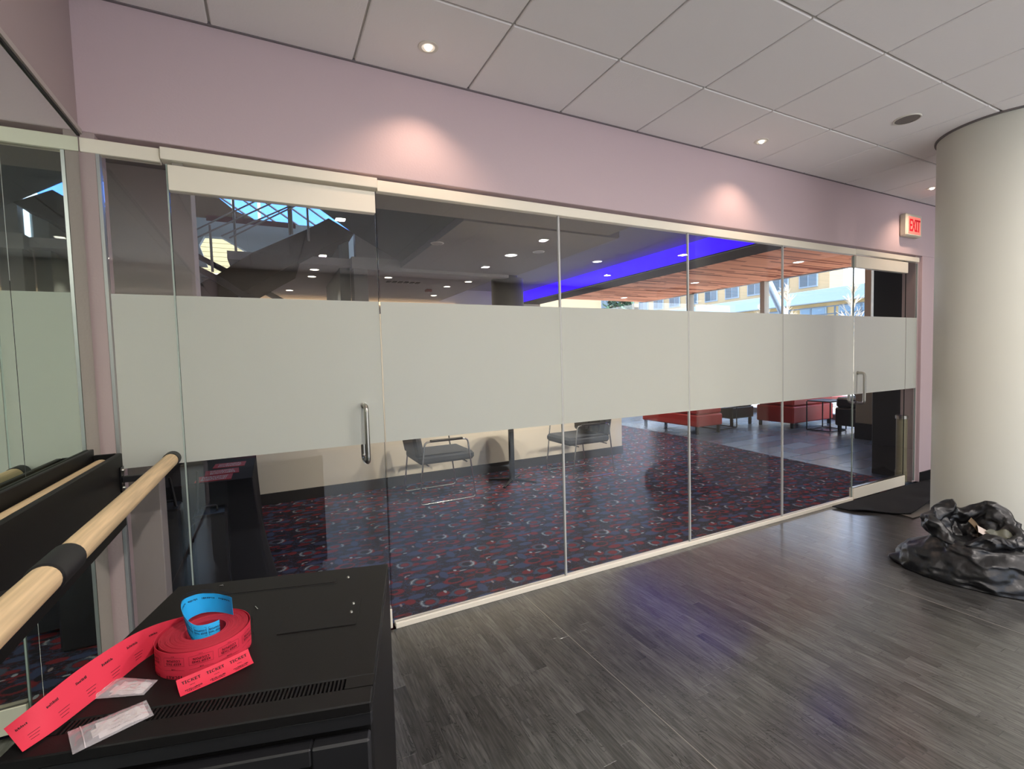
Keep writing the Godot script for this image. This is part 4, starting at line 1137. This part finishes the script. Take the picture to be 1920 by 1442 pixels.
func lobby_things() -> void:
	disc_light(V(3.843, 2.985, -3.60), 0.085, "brightest round downlight in the grey lobby soffit", true, 1.6, M.lamp_white)
	disc_light(V(6.32, 3.30, -4.82), 0.085, "round downlight in the violet tinted ceiling beside the cove", true, 1.5, M.lamp_white)
	disc_light(V(4.12, 2.985, -3.28), 0.07, "unlit round downlight right of the brightest lobby light", false)
	disc_light(V(2.64, 2.985, -3.31), 0.07, "unlit round downlight at the left edge of the grey soffit", false)
	var far := [[2.619, -6.02, "round lobby downlight just right of the pilaster beyond the beam"], [3.954, -6.70, "widest round downlight beyond the soffit beam"], [4.15, -6.02, "round downlight beyond the beam, nearest the dark column"], [4.10, -8.03, "small round downlight beyond the beam, nearest the far cove strip"], [1.38, -6.31, "round downlight under the stairs, middle of three"], [1.37, -5.66, "round downlight under the stairs, topmost of three"], [1.09, -8.06, "round downlight under the stairs, close to the far cove strip"]]
	for q in far: disc_light(V(q[0], 3.0, q[1]), 0.065, q[2], true, 0.5)
	var wd := [[9.86, -5.67, "round light in the wood ceiling above the middle window"], [10.01, -8.41, "round light in the wood ceiling farthest away"], [9.82, -3.13, "round light in the wood ceiling closest to the far door"]]
	for q in wd: disc_light(V(q[0], 3.199, q[1]), 0.085, q[2], true, 0.8)
	for k in 4:  # unseen lamps added to brighten the cream lobby wall
		var wl := thing("unseen_wall_light", ["unseen added wall light nearest the draped table", "unseen added wall light above the left steel armchair", "unseen added wall light above the pedestal table", "unseen added wall light above the right steel armchair"][k], "wall light", V(2.3 + 0.85 * k, 3.0, -1.1), 0.0, "unseen added wall lights in the lobby ceiling")
		part(wl, "trim_ring", MB.new().lathe([Vector2(0.06, -0.001), Vector2(0.06, -0.008), Vector2(0.074, -0.006), Vector2(0.076, 0.0)], 24), M.white)
		part(wl, "diffuser", MB.new().lathe([Vector2(0.0, -0.005), Vector2(0.06, -0.005)], 24), M.lamp)
		spot(V(2.3 + 0.85 * k, 2.975, -1.1), 4.4, Color("fff2dc"), 42.0, 0.9, 0.05, V(0, -0.68, -0.73))
	# air vent and smoke alarm beyond the beam
	var vt := thing("air_vent", "dark slotted air vent in the lobby ceiling beyond the beam", "vent", V(3.0, 3.0, -6.45))
	for k in 6: part(vt, "slot", MB.new().box(V(-0.28 + 0.11 * k, -0.006, 0), V(0.075, 0.012, 0.14), 0.003), M.black)
	var sa := thing("fire_alarm", "small red fire alarm on the ceiling beyond the beam", "alarm", V(3.72, 3.0, -7.2))
	part(sa, "strobe", MB.new().box(V(0, -0.025, 0), V(0.13, 0.05, 0.13), 0.012), paint("7a1420", 0.4))
	part(sa, "lens", MB.new().box(V(0, -0.06, 0), V(0.05, 0.024, 0.05), 0.008), paint("c8c0bc", 0.3))

	# steel sled chairs and the pedestal table by the low wall
	chair("grey padded steel sled armchair left of the pedestal table", V(2.265, 0, -2.43), 0.0)
	chair("padded steel sled armchair right of the pedestal table, holding a black bag", V(4.15, 0, -2.43), PI)
	backpack("black_bag", "black bag slumped on the right-hand steel armchair", V(4.27, 0.507, -2.40), -1.4, M.black)
	var pt := thing("pedestal_table", "cafe table with a single black pedestal between the steel chairs", "table", V(3.19, 0, -2.46))
	part(pt, "tabletop", MB.new().lathe([Vector2(0.0, 0.735), Vector2(0.38, 0.735), Vector2(0.385, 0.745), Vector2(0.38, 0.76), Vector2(0.0, 0.76)], 48), paint("5d5752", 0.4))
	part(pt, "pedestal", MB.new().lathe([Vector2(0.034, 0.02), Vector2(0.034, 0.735)], 24), M.black_gloss)
	for k in 4:
		var d := V(cos(PI / 4 + k * PI / 2), 0, sin(PI / 4 + k * PI / 2))
		part(pt, "base_leg", MB.new().tube([d * 0.02 + V(0, 0.035, 0), d * 0.15 + V(0, 0.026, 0), d * 0.30 + V(0, 0.016, 0)], 0.018, 10, false, [0.02, 0.016, 0.012]), M.black_gloss)

	# table under a black cloth on the left, with red flyers
	var ct := thing("draped_table", "long table under a floor-length black cloth behind the nearer glass door", "table", Vector3.ZERO)
	var x1 := 0.515
	var zf := -0.92
	part(ct, "tabletop", MB.new().span(V(0.0, 0.705, -1.86), V(x1 - 0.01, 0.735, zf - 0.01)), M.dark)
	var cl := func(u: float, w: float) -> Vector3:   # u runs along the front then round the corner and back; w from the top down
		var L := 0.535 + 0.95
		var s := u * L
		var p: Vector3
		var o: Vector3
		if s < 0.435:
			p = V(x1 - 0.535 + s, 0, zf); o = V(0, 0, 1)
		elif s < 0.635:
			var a := (s - 0.435) / 0.2
			p = V(x1 - 0.1, 0, zf).lerp(V(x1, 0, zf), minf(a * 2.0, 1.0)).lerp(V(x1, 0, zf - 0.1), maxf(0.0, a * 2.0 - 1.0)); o = V(sin(a * PI / 2), 0, cos(a * PI / 2))
		else:
			p = V(x1, 0, zf - 0.1 - (s - 0.635)); o = V(1, 0, 0)
		var corner := exp(-pow((s - 0.555) / 0.16, 2.0))
		var fall := pow(w, 1.3)
		p += o * (0.006 + fall * (0.02 + 0.10 * corner + 0.016 * sin(s * 22.0)))
		p.y = 0.715 * (1.0 - w) + 0.036 + 0.03 * w * sin(s * 5.0)
		return p
	part(ct, "cloth_skirt", MB.new().grid(150, 20, func(u, w): return cl.call(u, 1.0 - w), 0.0015), M.cloth)
	part(ct, "cloth_top", MB.new().span(V(-0.02, 0.737, -1.865), V(x1 + 0.006, 0.752, zf + 0.006), 0.005), M.cloth)
	var fr := paint("c42028", 0.6)
	var k := 0
	for q in [[0.30, -1.03, 0.0, "red flyer hanging at the front edge of the draped table"], [0.33, -1.22, 0.06, "red flyer with white print second from the front of the draped table"], [0.36, -1.46, -0.03, "red flyer with white print farthest back on the draped table"]]:
		var f := thing("flyer", q[3], "flyer", V(q[0], 0.7525, q[1]), q[2], "red flyers on the draped table")
		part(f, "sheet", MB.new().box(V(0, 0.0015, 0), V(0.20, 0.003, 0.17), 0.0005), fr)
		var pr := MB.new()
		for r in 3:
			var fm := func(x, yy): return V(x * 4.0, 0.0034, -0.045 + 0.045 * r - yy * 6.0)
			scribble(pr, fm, 0.035, 0.005, 700 + 10 * k + r)
		part(f, "print", pr, paint("d9d2d0", 0.6))
		k += 1

	for q in [[0.30, "black equipment box with upright antenna in front of the draped table", 0.17, 0.62, -0.73], [0.108, "narrower black equipment box with antenna left of the draped table", 0.10, 0.68, -0.73]]:
		var eb := thing("equipment_box", q[1], "equipment box", V(q[0], 0, q[4]), 0.05, "black boxes with antennas by the draped table")
		part(eb, "body", MB.new().span(V(-q[2] / 2, 0.0, -0.11), V(q[2] / 2, q[3], 0.09), 0.012), M.black)
		part(eb, "handle", MB.new().tube(rounded([V(-q[2] * 0.3, q[3], 0), V(-q[2] * 0.3, q[3] + 0.03, 0), V(q[2] * 0.2, q[3] + 0.03, 0), V(q[2] * 0.2, q[3], 0)], 0.015, 4, false), 0.006, 8), M.black)
		part(eb, "antenna", MB.new().tube([V(-q[2] * 0.38, q[3] - 0.01, 0.02), V(-q[2] * 0.30, q[3] + 0.25, 0.02)] if q[2] > 0.15 else [V(0.03, q[3] - 0.01, 0.02), V(0.005, q[3] + 0.17, 0.02)], 0.007, 8), M.black)
		part(eb, "cable", MB.new().tube(curve_pts([V(-q[2] * 0.35, q[3] - 0.02, 0.088), V(-q[2] * 0.62, q[3] - 0.08, 0.10), V(-q[2] * 0.60, q[3] - 0.25, 0.10), V(-q[2] * 0.5, 0.02, 0.10)], 6), 0.004, 6), M.black)

	# seats by the windows
	seat("long red upholstered lounge bench nearest the carpet edge", V(7.90, 0, -4.30), V(0.66, 0.34, 1.46), 0.14, M.red_seat, false)
	seat("long black upholstered lounge bench behind the red bench", V(9.25, 0, -4.45), V(0.66, 0.36, 1.1), 0.15, M.black, false)
	seat("square red lounge armchair by the lobby window", V(10.16, 0, -3.41), V(1.30, 0.5, 0.78), 0.10, M.red_seat, true)
	seat("black lounge armchair beside the wire side table", V(10.05, 0, -2.13), V(0.72, 0.5, 0.5), 0.13, M.black, true)
	wire_table("black wire frame side table in front of the red armchair", V(9.86, 0, -2.62), V(0.5, 0.56, 0.42))
	wire_table("low black wire frame side table between the red and black benches", V(8.60, 0, -4.0), V(0.5, 0.42, 0.5))
	# right end of the lobby
	solo("door_leaf", MB.new().span(V(7.0, 0.0, -0.48), V(7.07, 2.75, -0.17), 0.004), paint("15171c", 0.5), "black door leaf panel standing behind the far glass door", "door panel")
	var ct2 := thing("counter", "beige marble counter front with a black base right of the lobby seats", "counter", V(9.32, 0, -1.1))
	part(ct2, "front_panel", MB.new().span(V(0, 0.26, -0.75), V(0.6, 1.12, 0.9), 0.006), bumpy(paint("a7a188", 0.4), noise_tex(0.05, 256, 3, 14), 0.01, 2.0))
	part(ct2, "base", MB.new().span(V(-0.01, 0.0, -0.76), V(0.59, 0.255, 0.91), 0.004), M.black)
	part(ct2, "vein", MB.new().tube(curve_pts([V(-0.001, 1.0, -0.05), V(-0.001, 0.82, -0.12), V(-0.001, 0.62, -0.1), V(-0.001, 0.5, -0.2), V(-0.001, 0.36, -0.32)], 5), 0.004, 5), paint("5f5a4a", 0.6))
	var bn := thing("ash_bin", "slim beige cylindrical bin just inside the far glass door", "bin", V(6.87, 0, -0.125))
	part(bn, "body", MB.new().lathe([Vector2(0.0, 0.0), Vector2(0.054, 0.0), Vector2(0.054, 0.12), Vector2(0.050, 0.125), Vector2(0.050, 0.70), Vector2(0.0, 0.70)], 28), paint("8f886e", 0.4))
	part(bn, "rim", MB.new().lathe([Vector2(0.050, 0.70), Vector2(0.058, 0.70), Vector2(0.058, 0.735), Vector2(0.045, 0.745), Vector2(0.0, 0.73)], 28), M.steel)


func chair(label: String, at: Vector3, turn: float) -> void:
	var t := thing("armchair", label, "chair", at, turn, "steel sled chairs at the pedestal table")
	for s in [-1, 1]:
		var loop := rounded([V(-0.31, 0.009, 0.31 * s), V(0.31, 0.009, 0.31 * s), V(0.235, 0.65, 0.31 * s), V(-0.235, 0.65, 0.31 * s)], 0.045, 6)
		var fr := part(t, "sled_frame", MB.new().tube(loop, 0.0085, 10, true), M.chrome)
		part(fr, "arm_pad", MB.new().box(V(0.0, 0.658, 0.31 * s), V(0.36, 0.022, 0.034), 0.008), M.black)
	for x in [-0.2, 0.22]:
		part(t, "cross_bar", MB.new().tube([V(x, 0.40, -0.306), V(x, 0.40, 0.306)], 0.008, 8), M.chrome)
	part(t, "seat", MB.new().box(V(0.02, 0.455, 0), V(0.62, 0.095, 0.54), 0.028), M.navy)
	part(t, "backrest", MB.new().box(V(0, 0, 0), V(0.09, 0.46, 0.52), 0.03, Transform3D(Basis(Vector3.BACK, 0.18), V(-0.30, 0.70, 0))), M.navy)

func seat(label: String, at: Vector3, size: Vector3, leg: float, mat: Material, back: bool) -> void:
	var t := thing("armchair" if back else "lounge_bench", label, "armchair" if back else "bench", at)
	part(t, "base_cushion", MB.new().box(V(0, leg + size.y * 0.32, 0), V(size.x, size.y * 0.64, size.z), 0.02), mat)
	part(t, "seat_cushion", MB.new().box(V(0, leg + size.y * 0.83, 0), V(size.x - 0.02, size.y * 0.36, size.z - 0.02), 0.03), mat)
	if back:
		part(t, "backrest", MB.new().box(V(size.x / 2 - 0.08, leg + size.y * 1.3, 0), V(0.16, size.y * 0.6, size.z), 0.03), mat)
	for sx in [-1, 1]:
		for sz in [-1, 1]:
			part(t, "leg", MB.new().box(V(sx * (size.x / 2 - 0.05), leg / 2, sz * (size.z / 2 - 0.06)), V(0.05, leg, 0.05), 0.004), M.black)

func wire_table(label: String, at: Vector3, s: Vector3) -> void:
	var t := thing("side_table", label, "side table", at, 0.0, "wire side tables by the lobby windows")
	part(t, "tabletop", MB.new().box(V(0, s.y - 0.01, 0), V(s.x, 0.02, s.z), 0.004), M.black)
	part(t, "base_frame", MB.new().tube(rounded([V(-s.x / 2, 0.012, -s.z / 2), V(s.x / 2, 0.012, -s.z / 2), V(s.x / 2, 0.012, s.z / 2), V(-s.x / 2, 0.012, s.z / 2)], 0.01, 3), 0.011, 8, true), M.black)
	for sx in [-1, 1]:
		for sz in [-1, 1]:
			part(t, "upright", MB.new().tube([V(sx * s.x / 2, 0.012, sz * s.z / 2), V(sx * s.x / 2, s.y - 0.02, sz * s.z / 2)], 0.011, 8), M.black)


# ------------------------------------------------------------------ outside
func outside() -> void:
	solo("ground", MB.new().span(V(-80, -0.6, -120), V(140, -0.2, 80)), paint("c9c6bd", 0.9), "pale paved ground outside the windows", "ground", "", "structure")
	# terrace building across the street: upper storey over a pale blue band
	var b := thing("building", "tan and grey building with tall windows across the street", "building", V(32, 0, 0))
	part(b, "upper_wall", MB.new().span(V(0, 5.35, -60), V(1.5, 11.0, -15.0), 0.02), paint("b39d78", 0.8))
	part(b, "blue_band", MB.new().span(V(-0.3, 4.55, -60), V(8, 5.36, -9.0), 0.02), paint("93a9ba", 0.5))
	part(b, "lower_wall", MB.new().span(V(0.3, -0.2, -60), V(8, 4.55, -9.0), 0.02), paint("a89368", 0.8))
	for k in 12:
		var z := -16.0 - 1.9 * k
		var w := part(b, "window_frame", MB.new().span(V(-0.08, 5.6, z - 0.9), V(0.1, 9.5, z + 0.3), 0.01), paint("7f929f", 0.4))
		part(w, "window_glass", MB.new().span(V(-0.1, 5.7, z - 0.82), V(-0.081, 9.4, z - 0.34)), paint("3c5360", 0.1))
		part(w, "window_glass", MB.new().span(V(-0.1, 5.7, z - 0.26), V(-0.081, 9.4, z + 0.22)), paint("4d6472", 0.1))
	for k in 12:
		var z := -10.5 - 2.4 * k
		var w := part(b, "shop_window", MB.new().span(V(0.2, 0.6, z - 1.7), V(0.32, 4.3, z), 0.01), paint("7c8f9b", 0.4))
		part(w, "window_glass", MB.new().span(V(0.18, 0.7, z - 1.6), V(0.199, 4.2, z - 0.1)), paint("5d7f98", 0.1))
	var bb := thing("rear_building", "low pale blue building wing at the right of the tan building", "building", V(33, 0, 0))
	part(bb, "wing_wall", MB.new().span(V(0, -0.2, -8.95), V(10, 5.3, 4), 0.02), paint("8ea5b8", 0.6))
	part(bb, "parapet", MB.new().span(V(-0.2, 5.0, -8.96), V(10, 5.35, 4.1), 0.02), paint("9fb4c4", 0.6))
	# railing on the terrace
	var rl := thing("railing", "thin dark terrace railing in front of the far buildings", "railing", V(24, 0, 0))
	for k in 14: part(rl, "rail_post", MB.new().span(V(-0.03, -0.2, -18.0 + 1.1 * k), V(0.03, 3.55, -17.94 + 1.1 * k)), paint("4b5a66", 0.5))
	for y in [2.9, 3.2, 3.55]: part(rl, "rail_bar", MB.new().span(V(-0.02, y - 0.025, -18.0), V(0.02, y + 0.025, -3.6)), paint("4b5a66", 0.5))
	bare_tree("bare pale street tree seen through the middle lobby window", V(21, -0.2, -10.6), 4.6, 11)
	bare_tree("bare pale street tree seen beside the far glass door", V(21, -0.2, -8.0), 4.4, 12)
	bare_tree("bare pale street tree farthest along the street", V(27, -0.2, -16.0), 5.6, 13)
	var ev := thing("evergreen_tree", "blurry dark green tree at the far end of the lobby windows", "tree", V(31, -0.2, -29.0))
	part(ev, "trunk", MB.new().tube([V(-4, 0, 0), V(-4, 3, 0), V(-4, 6, 0)], 0.3, 8, false, [0.35, 0.28, 0.15]), paint("5b4a3a", 0.9))
	var lf := MB.new()
	for k in 700:
		var h := rng.randf()
		var r := (1.0 - h) * 2.6 + 0.4
		var a := rng.randf() * TAU
		var p := V(-4 + cos(a) * r * sqrt(rng.randf()), 2.0 + h * 6.0, sin(a) * r * sqrt(rng.randf()))
		var d := V(rng.randfn(), rng.randfn(), rng.randfn()).normalized()
		var e := d.cross(Vector3.UP).normalized() * 0.22
		lf.face([p - e, p + d * 0.35, p + e, p - d * 0.35], V(-1, 0.5, 0.2))
	part(ev, "foliage", lf, paint("3f5f4a", 0.8)).set_meta("kind", "stuff")
	# leaning prop outside the window, low wall and kerb
	solo("leaning_strut", MB.new().tube([V(13.5, -0.2, -4.55), V(13.5, 3.6, -6.35)], 0.10, 14), paint("8aa0b4", 0.4), "round grey leaning steel strut outside the lobby window", "strut")
	var kb := thing("bench_wall", "low pale terrace wall with a reddish capping outside the windows", "wall", V(15.5, 0, 0))
	part(kb, "wall_body", MB.new().span(V(0, -0.2, -14), V(0.4, 0.05, 0), 0.01), paint("cfd0cc", 0.8))
	part(kb, "capping", MB.new().span(V(-0.03, 0.05, -14), V(0.43, 0.12, 0), 0.01), paint("8a4a44", 0.7))
	# sunlit building behind the studio, seen only as light in the glass
	solo("street_facade", MB.new().span(V(-12, -0.2, 26), V(24, 7.0, 32)), paint("cbb893", 0.8), "sunlit beige building behind the studio's rear windows", "building")

func bare_tree(label: String, at: Vector3, h: float, sd: int) -> void:
	var t := thing("bare_tree", label, "tree", at, 0.0, "bare street trees outside the lobby")
	var bark := paint("c9bda8", 0.9)
	part(t, "trunk", MB.new().tube([V(0, 0, 0), V(0.03, h * 0.35, 0.02), V(0, h * 0.6, 0), V(0.02, h, 0)], 0.05, 8, false, [0.09, 0.07, 0.05, 0.02]), bark)
	var r := RandomNumberGenerator.new(); r.seed = sd
	var br := MB.new()
	for k in 40:
		var y := h * r.randf_range(0.35, 0.95)
		var a := r.randf() * TAU
		var L := r.randf_range(0.5, 1.1) * (1.2 - y / h)
		var d := V(cos(a), 1.1, sin(a)).normalized()
		var p := V(0, y, 0)
		br.tube([p, p + d * L * 0.6 + V(0, 0.04, 0), p + d * L + V(0, 0.15, 0)], 0.02, 5, false, [0.025, 0.016, 0.006])
		for j in 3:
			var q := p + d * L * r.randf_range(0.4, 0.9)
			var e := (d + V(r.randf_range(-1, 1), 0.3, r.randf_range(-1, 1))).normalized()
			br.tube([q, q + e * 0.3], 0.009, 4, false, [0.011, 0.004])
	part(t, "branches", br, bark)
